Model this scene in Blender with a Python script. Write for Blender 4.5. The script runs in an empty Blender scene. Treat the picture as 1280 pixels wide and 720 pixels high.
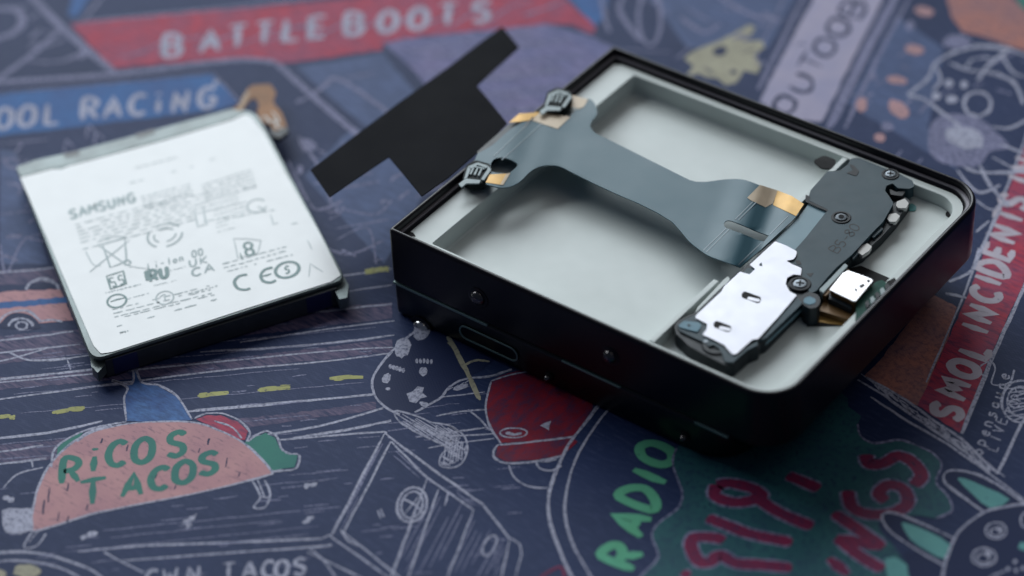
import bpy, bmesh, math, random
from mathutils import Vector, Matrix
from mathutils.geometry import tessellate_polygon
random.seed(7)
sc = bpy.context.scene
MM = 0.001
# ------------------------------------------------------------------ camera
ROT = ((0.7963045546, 0.6033405519, -0.0433501409),
       (0.3585325706, -0.5284903741, -0.7695143405),
       (-0.4871893391, 0.5972253367, -0.6371565310))
EYE = Vector((261.0643, -284.5497, 323.3449))           # millimetres
FPX = 3309.325
cam_d = bpy.data.cameras.new('camera')
cam = bpy.data.objects.new('camera', cam_d)
sc.collection.objects.link(cam)
rx, ry, rz = (Vector(r) for r in ROT)
m = Matrix((( rx[0], -ry[0], -rz[0], EYE[0]*MM),
            ( rx[1], -ry[1], -rz[1], EYE[1]*MM),
            ( rx[2], -ry[2], -rz[2], EYE[2]*MM),
            (0, 0, 0, 1)))
cam.matrix_world = m
cam_d.sensor_width = 36
cam_d.lens = FPX/1280*36
cam_d.clip_start = 0.02
cam_d.clip_end = 20
cam_d.dof.use_dof = True
cam_d.dof.focus_distance = 0.488
cam_d.dof.aperture_fstop = 7.8
sc.camera = cam
# ------------------------------------------------------------------ light
w = bpy.data.worlds.new('World'); sc.world = w; w.use_nodes = True
bg = w.node_tree.nodes['Background']
bg.inputs[0].default_value = (0.55, 0.68, 1.0, 1)
bg.inputs[1].default_value = 0.06
def area(name, loc, target, sx, sy, power, col):
    d = bpy.data.lights.new(name, 'AREA'); d.shape = 'RECTANGLE'; d.size = sx; d.size_y = sy
    d.energy = power; d.color = col
    o = bpy.data.objects.new(name, d); sc.collection.objects.link(o)
    o.location = loc
    o.rotation_euler = (Vector(target)-Vector(loc)).to_track_quat('-Z', 'Y').to_euler()
    return o
# tall window behind the desk, a little to the left
area('window_light', (-1.30, 0.74, 1.02), (0.0, 0.0, 0.0), 2.1, 1.05, 44.5, (0.88, 0.95, 1.0))
# added overhead fill lamp, standing in for light off an unseen ceiling
area('overhead_fill', (0.35, 0.80, 1.90), (0.05, 0.0, 0.0), 2.4, 1.8, 4.6, (1.0, 0.93, 0.85))
sc.view_settings.view_transform = 'Standard'
sc.view_settings.look = 'None'
sc.view_settings.exposure = 0.0
sc.view_settings.gamma = 1.0
sc.render.engine = 'CYCLES'
try:
    sc.cycles.use_denoising = True
    sc.cycles.denoiser = 'OPENIMAGEDENOISE'
except Exception:
    pass
sc.cycles.max_bounces = 8
C = bpy.data.collections.new('scene'); sc.collection.children.link(C)

# ------------------------------------------------------------------ geometry helpers
def ray(px, py):
    a, b = (px-640)/FPX, (py-360)/FPX
    return rx*a + ry*b + rz
def U(px, py, z):                      # point of the plane at height z (mm)
    d = ray(px, py); t = (z-EYE[2])/d[2]
    return EYE + d*t
def UY(px, py, y):                     # point of the upright plane at depth y (mm)
    d = ray(px, py); t = (y-EYE[1])/d[1]
    return EYE + d*t
def srgb(r, g, b):
    f = lambda c: (c/255)/12.92 if c/255 <= 0.04045 else ((c/255+0.055)/1.055)**2.4
    return (f(r), f(g), f(b), 1)
def link(name, verts, faces, mat, parent=None, smooth=False, bevel=0, seg=2, angle=30):
    org = parent['_o'] if parent is not None and '_o' in parent else (0, 0, 0)
    org = Vector(org)
    me = bpy.data.meshes.new(name)
    me.from_pydata([tuple((Vector(v)-org)*MM) for v in verts], [], faces)
    me.update()
    bm = bmesh.new(); bm.from_mesh(me)
    bmesh.ops.recalc_face_normals(bm, faces=bm.faces)
    bm.to_mesh(me); bm.free()
    me.materials.append(mat)
    o = bpy.data.objects.new(name, me); C.objects.link(o)
    if parent is not None:
        o.parent = parent
        off = Vector(parent.get('_po', (0, 0, 0)))
    if smooth:
        for p in me.polygons: p.use_smooth = True
    if bevel:
        b = o.modifiers.new('edge', 'BEVEL'); b.width = bevel*MM; b.segments = seg
        b.limit_method = 'ANGLE'; b.angle_limit = math.radians(angle)
        for p in me.polygons: p.use_smooth = True
        try:
            b.harden_normals = True
        except Exception:
            pass
    if parent is not None and '_o' in parent:
        o['_o'] = tuple(org)
    return o
def flatup(o):                          # thin prints must face up
    me = o.data
    for p in me.polygons:
        if p.normal.z < 0: p.flip()
    me.update()
def empty(name, loc, label, cat, group=None):
    o = bpy.data.objects.new(name, None); C.objects.link(o)
    o.empty_display_size = 0.01
    o.location = Vector(loc)*MM
    o['_o'] = tuple(loc)
    o['label'] = label; o['category'] = cat
    if group: o['group'] = group
    return o
def smooth_pts(pts, n=6, closed=False):
    P = [Vector(p) for p in pts]
    if len(P) < 3: 
        a, b = P[0], P[-1]
        return [a.lerp(b, i/ n) for i in range(n+1)]
    out = []; N = len(P)
    for i in range(N if closed else N-1):
        p0 = P[(i-1) % N] if closed or i > 0 else P[0]
        p1 = P[i]; p2 = P[(i+1) % N]
        p3 = P[(i+2) % N] if closed or i+2 < N else P[-1]
        for k in range(n):
            t = k/n
            out.append(0.5*((2*p1)+(p2-p0)*t+(2*p0-5*p1+4*p2-p3)*t*t+(3*p1-p0-3*p2+p3)*t**3))
    if not closed: out.append(P[-1])
    return out
def round_poly(pts, r, n=4):            # round the corners of a 2D polygon (r one value or per corner)
    out = []; N = len(pts)
    for i in range(N):
        a, b, c = Vector(pts[i-1]), Vector(pts[i]), Vector(pts[(i+1) % N])
        rr = r[i] if isinstance(r, (list, tuple)) else r
        da, dc = (a-b), (c-b)
        la, lc = da.length, dc.length
        if rr <= 0 or la < 1e-6 or lc < 1e-6: out.append(b); continue
        q = min(rr, la*0.48, lc*0.48)
        s, e = b+da/la*q, b+dc/lc*q
        for k in range(n+1):
            t = k/n
            out.append(s*(1-t)**2+b*2*t*(1-t)+e*t*t)
    return out
class Buf:
    def __init__(s): s.v = []; s.f = []
    def add(s, v, f):
        n = len(s.v); s.v += [tuple(x) for x in v]; s.f += [tuple(i+n for i in q) for q in f]
    def prism(s, loops3, th, down=(0, 0, -1)):
        flat = [p for l in loops3 for p in l]
        tris = tessellate_polygon([[Vector((p[0], p[1], 0)) for p in l] for l in loops3])
        n = len(flat); d = Vector(down)*th
        v = list(flat)+[Vector(p)+d for p in flat]
        f = [tuple(t) for t in tris]+[tuple(n+i for i in reversed(t)) for t in tris]
        k = 0
        for l in loops3:
            m_ = len(l)
            for i in range(m_):
                a, b = k+i, k+(i+1) % m_
                f.append((a, b, n+b, n+a))
            k += m_
        s.add(v, f)
    def box(s, a, b):
        x0, y0, z0 = a; x1, y1, z1 = b
        s.add([(x0,y0,z0),(x1,y0,z0),(x1,y1,z0),(x0,y1,z0),(x0,y0,z1),(x1,y0,z1),(x1,y1,z1),(x0,y1,z1)],
              [(0,3,2,1),(4,5,6,7),(0,1,5,4),(1,2,6,5),(2,3,7,6),(3,0,4,7)])
    def lathe(s, c, prof, axis='z', n=24):  # prof: (radius, height) pairs
        c = Vector(c); v = []; f = []
        for (r, h) in prof:
            for i in range(n):
                a = 2*math.pi*i/n
                if axis == 'z': v.append(c+Vector((r*math.cos(a), r*math.sin(a), h)))
                else: v.append(c+Vector((r*math.cos(a), -h, r*math.sin(a))))
        for j in range(len(prof)-1):
            for i in range(n):
                a, b = j*n+i, j*n+(i+1) % n
                f.append((a, b, b+n, a+n))
        f.append(tuple(range(n-1, -1, -1))); f.append(tuple((len(prof)-1)*n+i for i in range(n)))
        s.add(v, f)
    def build(s, name, mat, parent=None, **k): return link(name, s.v, s.f, mat, parent, **k)
def slab(name, outer, z, th, mat, parent, holes=(), r=0, bevel=0.0, **k):   # outline seen in the plane at height z
    loops = [round_poly(outer, r) if r else [Vector(p) for p in outer]]
    for h in holes: loops.append([Vector(p) for p in h])
    b = Buf(); b.prism([[U(p[0], p[1], z) for p in l] for l in loops], th)
    return b.build(name, mat, parent, bevel=bevel, **k)

# ------------------------------------------------------------------ materials
def new_mat(name):
    mt = bpy.data.materials.new(name); mt.use_nodes = True
    nt = mt.node_tree; nt.nodes.clear()
    out = nt.nodes.new('ShaderNodeOutputMaterial'); bs = nt.nodes.new('ShaderNodeBsdfPrincipled')
    nt.links.new(bs.outputs[0], out.inputs[0])
    return mt, nt, bs
def noise(nt, scale, detail=4, rough=0.6, stretch=None, rot=0.0):
    tc = nt.nodes.new('ShaderNodeTexCoord'); mp = nt.nodes.new('ShaderNodeMapping')
    nt.links.new(tc.outputs['Object'], mp.inputs[0])
    mp.inputs['Rotation'].default_value = (0, 0, rot)
    if stretch: mp.inputs['Scale'].default_value = stretch
    nz = nt.nodes.new('ShaderNodeTexNoise'); nz.inputs['Scale'].default_value = scale
    nz.inputs['Detail'].default_value = detail; nz.inputs['Roughness'].default_value = rough
    nt.links.new(mp.outputs[0], nz.inputs['Vector'])
    return nz
def ramp(nt, src, p0, p1, c0=(0,0,0,1), c1=(1,1,1,1)):
    r = nt.nodes.new('ShaderNodeValToRGB')
    r.color_ramp.elements[0].position = p0; r.color_ramp.elements[0].color = c0
    r.color_ramp.elements[1].position = p1; r.color_ramp.elements[1].color = c1
    nt.links.new(src, r.inputs[0]); return r
def mix(nt, fac, a, b):
    mx = nt.nodes.new('ShaderNodeMix'); mx.data_type = 'RGBA'
    if hasattr(fac, 'links') or hasattr(fac, 'is_linked'): nt.links.new(fac, mx.inputs[0])
    else: mx.inputs[0].default_value = fac
    for i, c in ((6, a), (7, b)):
        if hasattr(c, 'is_linked'): nt.links.new(c, mx.inputs[i])
        else: mx.inputs[i].default_value = c
    return mx.outputs[2]
NAVY = (0.009, 0.022, 0.076, 1)
NAVY2 = (0.015, 0.031, 0.100, 1)
ROUGH = 0.58
def weave(nt, bs, strength=0.12):
    bs.inputs['Specular IOR Level'].default_value = 0.16
    tc = nt.nodes.new('ShaderNodeTexCoord')
    mp = nt.nodes.new('ShaderNodeMapping'); nt.links.new(tc.outputs['Object'], mp.inputs[0])
    mp.inputs['Rotation'].default_value = (0, 0, 0.62)
    outs = []
    for d in ('X', 'Y'):
        wv = nt.nodes.new('ShaderNodeTexWave'); wv.bands_direction = d
        wv.inputs['Scale'].default_value = 620; wv.inputs['Distortion'].default_value = 0.4
        nt.links.new(mp.outputs[0], wv.inputs['Vector']); outs.append(wv.outputs['Fac'])
    ad = nt.nodes.new('ShaderNodeMath'); ad.operation = 'ADD'
    nt.links.new(outs[0], ad.inputs[0]); nt.links.new(outs[1], ad.inputs[1])
    bp = nt.nodes.new('ShaderNodeBump'); bp.inputs['Strength'].default_value = strength
    bp.inputs['Distance'].default_value = 0.0001
    nt.links.new(ad.outputs[0], bp.inputs['Height']); nt.links.new(bp.outputs[0], bs.inputs['Normal'])
def ink(name, col, col2=None, lo=0.38, hi=0.56, scale=900, stretch=(1, 1, 1), rot=0.0, cover=1.0):
    """printed marker or chalk: colour broken up by the grain of the cloth"""
    mt, nt, bs = new_mat(name)
    n1 = noise(nt, scale, 5, 0.7, stretch, rot)
    n2 = noise(nt, 120, 3, 0.6)
    base = mix(nt, ramp(nt, n2.outputs[0], 0.3, 0.7).outputs[0], NAVY, NAVY2)
    top = mix(nt, ramp(nt, n2.outputs[0], 0.35, 0.65).outputs[0], col, col2 or tuple(c*0.8 for c in col[:3])+(1,))
    fac = ramp(nt, n1.outputs[0], lo, hi, (1-cover, 1-cover, 1-cover, 1), (1, 1, 1, 1))
    c = mix(nt, fac.outputs[0], base, top)
    nt.links.new(c, bs.inputs['Base Color']); bs.inputs['Roughness'].default_value = ROUGH
    weave(nt, bs)
    return mt
def plain(name, col, rough=0.5, metal=0.0, spec=0.5, var=0.08, scale=60, bump=0.0, bscale=800, coat=0.0):
    mt, nt, bs = new_mat(name)
    n1 = noise(nt, scale, 4)
    c2 = tuple(min(1, c*(1-var*2)) for c in col[:3])+(1,)
    nt.links.new(mix(nt, ramp(nt, n1.outputs[0], 0.35, 0.65).outputs[0], col, c2), bs.inputs['Base Color'])
    mr = nt.nodes.new('ShaderNodeMapRange'); n3 = noise(nt, scale*7, 4)
    mr.inputs['To Min'].default_value = rough*0.85; mr.inputs['To Max'].default_value = min(1, rough*1.2)
    nt.links.new(n3.outputs[0], mr.inputs[0]); nt.links.new(mr.outputs[0], bs.inputs['Roughness'])
    bs.inputs['Metallic'].default_value = metal; bs.inputs['Specular IOR Level'].default_value = spec
    if coat: bs.inputs['Coat Weight'].default_value = coat; bs.inputs['Coat Roughness'].default_value = 0.15
    if bump:
        nb = noise(nt, bscale, 3); bp = nt.nodes.new('ShaderNodeBump'); bp.inputs['Strength'].default_value = bump
        bp.inputs['Distance'].default_value = 0.00008
        nt.links.new(nb.outputs[0], bp.inputs['Height']); nt.links.new(bp.outputs[0], bs.inputs['Normal'])
    return mt
M = {}
# mat cloth
mt, nt, bs = new_mat('mat_cloth')
n2 = noise(nt, 26, 5, 0.65); n3 = noise(nt, 300, 4, 0.7, (1, 5, 1), 0.72)
a = mix(nt, ramp(nt, n2.outputs[0], 0.3, 0.7).outputs[0], NAVY, NAVY2)
b_ = mix(nt, ramp(nt, n3.outputs[0], 0.50, 0.78, (0,0,0,1), (0.34,0.34,0.34,1)).outputs[0], a, (0.10, 0.125, 0.24, 1))
nt.links.new(b_, bs.inputs['Base Color']); bs.inputs['Roughness'].default_value = ROUGH
weave(nt, bs); M['cloth'] = mt
M['chalk'] = ink('chalk_ink', (0.48, 0.49, 0.62, 1), lo=0.36, hi=0.54, scale=1500, cover=0.72)
M['chalk_thin'] = ink('chalk_thin_ink', (0.29, 0.29, 0.45, 1), lo=0.38, hi=0.58, scale=1300, cover=0.85)
M['chalk_pale'] = ink('chalk_pale_ink', (0.55, 0.50, 0.58, 1), lo=0.25, hi=0.4, cover=0.9)
M['hatch'] = ink('hatch_ink', (0.26, 0.27, 0.42, 1), lo=0.36, hi=0.56, scale=500, stretch=(1, 7, 1), rot=0.75)
M['hatch_road'] = ink('hatch_road_ink', (0.15, 0.115, 0.20, 1), lo=0.36, hi=0.62, scale=260, stretch=(1, 6, 1), rot=0.66)
M['lilac'] = ink('lilac_ink', (0.38, 0.35, 0.47, 1), (0.32, 0.31, 0.45, 1), lo=0.2, hi=0.4, cover=0.9)
M['violet'] = ink('violet_hatch_ink', (0.21, 0.19, 0.36, 1), (0.15, 0.16, 0.33, 1), lo=0.36, hi=0.6, scale=200, stretch=(1, 5, 1), rot=0.66, cover=0.6)
M['slate'] = ink('slate_ink', (0.085, 0.125, 0.26, 1), lo=0.3, hi=0.6, scale=240, stretch=(1, 4, 1), rot=0.2, cover=0.6)
M['red'] = ink('red_ink', (0.46, 0.035, 0.07, 1), (0.36, 0.06, 0.12, 1), lo=0.34, hi=0.56, scale=300, stretch=(1, 4, 1), rot=0.66, cover=0.66)
M['crimson'] = ink('crimson_ink', (0.26, 0.010, 0.03, 1), (0.15, 0.008, 0.03, 1), lo=0.34, hi=0.56, scale=260, stretch=(2.2, 1, 1), rot=0.2, cover=0.7)
M['plum'] = ink('plum_ink', (0.22, 0.018, 0.07, 1), (0.14, 0.015, 0.06, 1), lo=0.3, hi=0.5, cover=0.75)
M['blue'] = ink('blue_ink', (0.030, 0.125, 0.34, 1), (0.035, 0.10, 0.28, 1), lo=0.25, hi=0.45, cover=0.9)
M['bluebird'] = ink('blue_chalk_ink', (0.07, 0.18, 0.42, 1), (0.03, 0.09, 0.28, 1), lo=0.4, hi=0.6, scale=450, stretch=(1, 3, 1), cover=0.5)
M['salmon'] = ink('salmon_ink', (0.52, 0.28, 0.29, 1), (0.44, 0.23, 0.26, 1), lo=0.30, hi=0.46, scale=420, stretch=(1, 3.2, 1), rot=-0.35, cover=0.62)
M['orange'] = ink('orange_ink', (0.46, 0.19, 0.15, 1), (0.34, 0.17, 0.17, 1), lo=0.25, hi=0.55, cover=0.75)
M['peach'] = ink('peach_ink', (0.50, 0.29, 0.30, 1), lo=0.3, hi=0.5, cover=0.7)
M['green'] = ink('green_ink', (0.035, 0.20, 0.16, 1), (0.03, 0.17, 0.15, 1), lo=0.25, hi=0.4, cover=0.9)
M['mint'] = ink('mint_ink', (0.09, 0.36, 0.21, 1), (0.10, 0.40, 0.25, 1), lo=0.22, hi=0.4, cover=0.92)
M['aqua'] = ink('aqua_ink', (0.13, 0.36, 0.35, 1), (0.10, 0.30, 0.30, 1), lo=0.25, hi=0.4, cover=0.85)
M['teal'] = ink('teal_ink', (0.025, 0.115, 0.13, 1), (0.02, 0.085, 0.11, 1), lo=0.3, hi=0.5, cover=0.85)
M['yellow'] = ink('yellow_ink', (0.42, 0.42, 0.16, 1), lo=0.3, hi=0.45, cover=0.85)
M['cream'] = ink('cream_ink', (0.40, 0.38, 0.28, 1), lo=0.28, hi=0.46, cover=0.8)
M['dark'] = ink('navy_ink', (0.008, 0.018, 0.070, 1), (0.010, 0.020, 0.070, 1), lo=0.2, hi=0.4)
# phone
M['frame'] = plain('black_anodised', (0.0055, 0.0045, 0.008, 1), 0.30, 0.0, 0.36, 0.1, 40)
M['frame_low'] = plain('black_green_anodised', (0.004, 0.0075, 0.0075, 1), 0.30, 0.0, 0.5, 0.1, 40)
M['lip'] = plain('grey_inner_lip', (0.17, 0.16, 0.18, 1), 0.35, 0.3)
M['edge_strip'] = plain('seam_highlight_and_key_rim', (0.20, 0.31, 0.29, 1), 0.4)  # seam highlight put into the colour; the key rim shares it
M['stud_dark'] = plain('black_polished_stud', (0.15, 0.14, 0.14, 1), 0.24, 1.0, 0.5)
M['glint'] = plain('polished_stud', (0.75, 0.73, 0.72, 1), 0.16, 1.0)
M['tray'] = plain('white_tray_plastic', (0.61, 0.665, 0.645, 1), 0.45, 0.0, 0.5, 0.03, 50, 0.05)
M['flex'] = plain('blue_grey_flex', (0.040, 0.115, 0.150, 1), 0.46, 0.0, 0.5, 0.03, 14, 0.0, 300)
M['flex_light'] = plain('pale_blue_tape', (0.15, 0.26, 0.31, 1), 0.45, var=0.05)
M['crease_or_highlight'] = plain('crease_and_highlight', (0.30, 0.38, 0.42, 1), 0.5)
M['gold'] = plain('gold_contact', (0.60, 0.36, 0.11, 1), 0.42, 0.35, 0.5, 0.15, 90)
M['palegold'] = plain('pale_contact', (0.62, 0.50, 0.36, 1), 0.45, 0.1, 0.5, 0.10, 90)
M['plate'] = plain('charcoal_plate', (0.030, 0.064, 0.083, 1), 0.45, 0.0, 0.28, 0.12, 60, 0.10, 2600)
M['etch'] = plain('etched_lettering', (0.014, 0.017, 0.021, 1), 0.6)
M['module'] = plain('dark_module_plastic', (0.008, 0.014, 0.020, 1), 0.42, 0.0, 0.3, var=0.12)
M['pad'] = plain('pale_blue_pad', (0.14, 0.27, 0.34, 1), 0.6, var=0.04)
M['steel'] = plain('bright_steel', (0.56, 0.56, 0.61, 1), 0.42, 0.5, 0.5, 0.02, 70, 0.03, 600)
M['shell'] = plain('connector_shell_metal', (0.50, 0.49, 0.50, 1), 0.28, 1.0, 0.5, 0.12, 200, 0.15, 500)
M['chrome'] = plain('screw_steel', (0.16, 0.18, 0.20, 1), 0.35, 0.8)
M['screw_dark'] = plain('dark_screw_steel', (0.05, 0.06, 0.07, 1), 0.3, 0.6)
M['white'] = plain('white_component', (0.62, 0.61, 0.58, 1), 0.5)
M['pcb'] = plain('green_circuit_board', (0.018, 0.10, 0.075, 1), 0.6, 0.0, 0.2, var=0.2, scale=300)
M['copper'] = plain('dark_copper', (0.14, 0.075, 0.025, 1), 0.4, 0.3)  # dark brown copper of the port parts and tail tape
M['film'] = plain('black_film', (0.003, 0.0035, 0.006, 1), 0.5, 0.0, 0.018, 0.05, 12)
M['film_grey'] = plain('grey_film', (0.028, 0.033, 0.037, 1), 0.5)
M['connector'] = plain('dark_connector', (0.004, 0.010, 0.011, 1), 0.55, 0.0, 0.15)
M['conn_pale'] = plain('pale_connector_metal', (0.36, 0.44, 0.45, 1), 0.5, 0.0)
M['hole'] = plain('black_recess', (0.003, 0.003, 0.004, 1), 0.8)
M['teal_dot'] = plain('turquoise_dot', (0.12, 0.42, 0.42, 1), 0.5)
# battery
M['label'] = plain('white_battery_label', (0.88, 0.90, 0.90, 1), 0.40, 0.0, 0.5, 0.01, 40, 0.25, 90)
M['pouch'] = plain('battery_pouch', (0.15, 0.19, 0.19, 1), 0.34, 0.25, 0.5, 0.2, 130, 0.35, 330)
M['pouch_dark'] = plain('battery_side_wrap', (0.055, 0.065, 0.075, 1), 0.4, var=0.3)
M['navy_tape'] = plain('navy_tape', (0.008, 0.012, 0.085, 1), 0.4)
M['print'] = plain('battery_print', (0.15, 0.27, 0.27, 1), 0.5)
M['print_mid'] = plain('battery_print_grey', (0.36, 0.46, 0.47, 1), 0.5)
M['print_soft'] = plain('battery_print_faint', (0.54, 0.62, 0.63, 1), 0.5)
M['tan'] = plain('tan_flex_tail', (0.26, 0.115, 0.04, 1), 0.5, 0.1, 0.25, 0.2, 120)

# ------------------------------------------------------------------ print helpers (flat ink on a surface)
GZ = [0.0]
def jit(a): return (random.random()-0.5)*2*a
class Ink(Buf):
    """flat marks traced on the surface at height z; every mark lies a hair above the one before"""
    def __init__(s, z=0.0, layer=0.02): super().__init__(); s.z = s.z0 = z+layer; s.count = 0
    def step(s): s.count += 1; s.z = s.z0+(s.count % 24)*0.0001
    def line(s, pts, wpx=4, n=6, closed=False, rough=0.14, curve=True, k=5.3):
        P = smooth_pts(pts, n, closed) if curve and len(pts) > 2 else None
        if P is None:
            P = []
            Q = [Vector(p) for p in pts]+([Vector(pts[0])] if closed else [])
            for a, b in zip(Q[:-1], Q[1:]):
                m_ = max(2, int((b-a).length/14))
                P += [a.lerp(b, i/m_) for i in range(m_)]
            P.append(Q[-1])
            P = [p+Vector((jit(0.5), jit(0.5))) if 0 < i < len(P)-1 else p for i, p in enumerate(P)]
        elif closed: P.append(P[0])
        if getattr(s, 'on_mat', False) and 2.0 < wpx < 7 and not getattr(s, 'solid', False):
            s.ribbon([p for p in P], wpx*.62, k, closed, .3)
            for sg in (-1, 1):
                i = random.randrange(0, 3)
                while i < len(P)-2:
                    j = min(len(P), i+random.randrange(4, 14))
                    off = sg*wpx*random.uniform(.22, .42)
                    if random.random() < .8:
                        Q = P[i:j]; d = Q[-1]-Q[0]
                        if d.length > .5:
                            nn = Vector((-d.y, d.x)).normalized()*off
                            s.ribbon([q+nn+Vector((jit(.25), jit(.25))) for q in Q], wpx*random.uniform(.2, .42), k, False, .4)
                    i = j+random.randrange(-2, 3) if j-i > 3 else j
            return
        s.ribbon(P, wpx, k, closed, rough)
    def ribbon(s, P, wpx, k, closed, rough):
        W = [U(p[0], p[1], s.z) for p in P]
        if len(W) < 2: return
        hw = wpx/k/2; v = []; f = []
        nP = len(W); ws = hw
        for i in range(nP):
            a = W[max(0, i-1)]; b = W[min(nP-1, i+1)]
            if closed and i in (0, nP-1): a, b = W[-2], W[1]
            t = (b-a); t.z = 0
            if t.length < 1e-6: t = Vector((1, 0, 0))
            t.normalize(); nn = Vector((-t.y, t.x, 0))
            g = hw*(1+jit(rough)); ws = ws*0.5+g*0.5
            q = ws*(0.55 if (i in (0, nP-1) and not closed) else 1)
            v += [W[i]+nn*q, W[i]-nn*q]
        if not closed:                                   # round ends
            for (i, sg) in ((0, -1), (nP-1, 1)):
                pass
        for i in range(nP-1): f.append((2*i, 2*i+1, 2*i+3, 2*i+2))
        s.add(v, f); s.step()
    def fill(s, pts, n=0, r=0):
        P = smooth_pts(pts, n, True) if n else (round_poly(pts, r) if r else [Vector(p) for p in pts])
        if getattr(s, 'on_mat', False) and not n and not getattr(s, 'solid', False):
            Q = []
            for a, b in zip(P, P[1:]+P[:1]):
                m_ = max(1, int((b-a).length/6))
                Q += [a.lerp(b, i/m_)+(Vector((jit(.8), jit(.8))) if i else Vector((0, 0))) for i in range(m_)]
            P = Q
        W = [U(p[0], p[1], s.z) for p in P]
        t = tessellate_polygon([[Vector((p[0], p[1], 0)) for p in W]])
        s.add(W, [tuple(q) for q in t]); s.step()
        return P
    def blob(s, cx, cy, rx_, ry_, rot=0, n=18, rough=0.12):
        P = []
        for i in range(n):
            a = 2*math.pi*i/n; q = 1+jit(rough)
            x, y = rx_*math.cos(a)*q, ry_*math.sin(a)*q
            P.append((cx+x*math.cos(rot)-y*math.sin(rot), cy+x*math.sin(rot)+y*math.cos(rot)))
        s.fill(P)
    def ring(s, cx, cy, rx_, ry_, w=3, a0=0, a1=360, rot=0, n=22):
        P = []
        full = abs(a1-a0) >= 360
        for i in range(n+(0 if full else 1)):
            a = math.radians(a0+(a1-a0)*i/n)
            x, y = rx_*math.cos(a), ry_*math.sin(a)
            P.append((cx+x*math.cos(rot)-y*math.sin(rot), cy+x*math.sin(rot)+y*math.cos(rot)))
        s.line(P, w, 2, full)
    def done(s, name, mat, parent, **k):
        if getattr(s, 'on_mat', False): layer[0] = s.z0+0.0028
        o = s.build(name, mat, parent); flatup(o)
        for a, b in k.items(): o[a] = b
        return o
F = {  # stroke letters in a 1 x 1 cell
 'A': [[(0,0),(.4,1),(.8,0)],[(.15,.35),(.65,.35)]],
 'B': [[(.05,0),(.05,1),(.5,.98),(.68,.78),(.5,.55),(.08,.52)],[(.4,.53),(.72,.4),(.72,.14),(.5,0),(.05,0)]],
 'C': [[(.75,.85),(.5,1),(.2,.88),(.05,.5),(.2,.12),(.5,0),(.76,.14)]],
 'D': [[(.05,0),(.05,1),(.45,.95),(.75,.5),(.45,.04),(.05,0)]],
 'E': [[(.7,1),(.05,1),(.05,0),(.7,0)],[(.05,.52),(.6,.52)]],
 'G': [[(.75,.85),(.5,1),(.2,.88),(.05,.5),(.2,.12),(.5,0),(.75,.15),(.75,.45),(.45,.45)]],
 'I': [[(.4,0),(.4,1)]], 'i': [[(.4,0),(.4,.62)],[(.4,.86),(.4,.97)]],
 'K': [[(.05,0),(.05,1)],[(.7,1),(.08,.45),(.72,0)]],
 'L': [[(.1,1),(.1,0),(.7,0)]], 'M': [[(0,0),(.1,1),(.42,.35),(.75,1),(.85,0)]],
 'N': [[(.05,0),(.08,1),(.68,0),(.72,1)]],
 'O': [[(.4,1),(.1,.82),(.02,.5),(.1,.16),(.4,0),(.7,.16),(.78,.5),(.7,.82),(.4,1)]],
 'P': [[(.05,0),(.05,1),(.5,.98),(.7,.75),(.5,.5),(.08,.48)]],
 'R': [[(.05,0),(.05,1),(.5,.98),(.7,.76),(.5,.54),(.08,.5)],[(.35,.5),(.75,0)]],
 'S': [[(.7,.85),(.45,1),(.12,.88),(.15,.62),(.62,.42),(.68,.14),(.4,0),(.06,.14)]],
 'T': [[(.02,1),(.78,1)],[(.4,1),(.4,0)]], 'U': [[(.05,1),(.08,.25),(.38,0),(.68,.25),(.72,1)]],
 'V': [[(.03,1),(.38,0),(.75,1)]], 'W': [[(0,1),(.2,0),(.42,.7),(.62,0),(.85,1)]],
 "'": [[(.2,1),(.2,.75)]], '-': [[(.1,.48),(.6,.48)]],
 '0': [[(.4,1),(.12,.8),(.08,.5),(.12,.2),(.4,0),(.66,.2),(.7,.5),(.66,.8),(.4,1)]],
 '5': [[(.65,1),(.15,1),(.12,.58),(.5,.6),(.7,.35),(.5,.03),(.1,.06)]],
 '8': [[(.4,1),(.15,.8),(.4,.54),(.68,.25),(.4,0),(.1,.25),(.4,.54),(.65,.8),(.4,1)]],
 '#': [[(.2,0),(.32,1)],[(.5,0),(.62,1)],[(.05,.33),(.72,.36)],[(.08,.66),(.76,.7)]],
 'o': [[(.35,.55),(.08,.3),(.35,0),(.62,.3),(.35,.55)]], 'p': [[(.1,-.3),(.1,.55),(.5,.5),(.55,.15),(.12,.05)]],
 'e': [[(.1,.3),(.6,.32),(.4,.55),(.1,.3),(.3,0),(.6,.08)]], 'n': [[(.1,0),(.1,.55),(.4,.55),(.55,.35),(.55,0)]],
 's': [[(.55,.5),(.2,.5),(.2,.32),(.5,.22),(.45,0),(.08,.04)]], 'a': [[(.55,.5),(.15,.45),(.12,.08),(.5,.1),(.55,.5),(.58,0)]],
 'u': [[(.1,.55),(.12,.05),(.5,.05),(.55,.55),(.58,0)]], 'c': [[(.55,.48),(.15,.42),(.15,.05),(.55,.06)]],
 't': [[(.3,.9),(.3,0)],[(.08,.6),(.55,.6)]],
}
SHARP = set("AEIKLMNTVWi'-#t")
def letter(ink_, ch, o, right, up, w, **k):
    for st in F.get(ch, []):
        P = [(o[0]+right[0]*x+up[0]*y, o[1]+right[1]*x+up[1]*y) for x, y in st]
        closed = len(st) > 3 and st[0] == st[-1]
        ink_.line(P[:-1] if closed else P, w, 4, closed, 0.1, ch not in SHARP, **k)
def letters(ink_, items, right, up, w, **k):         # items: (char, centre x, centre y)
    for ch, cx, cy in items:
        o = (cx-right[0]*.4-up[0]*.5, cy-right[1]*.4-up[1]*.5)
        letter(ink_, ch, o, right, up, w, **k)
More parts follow.
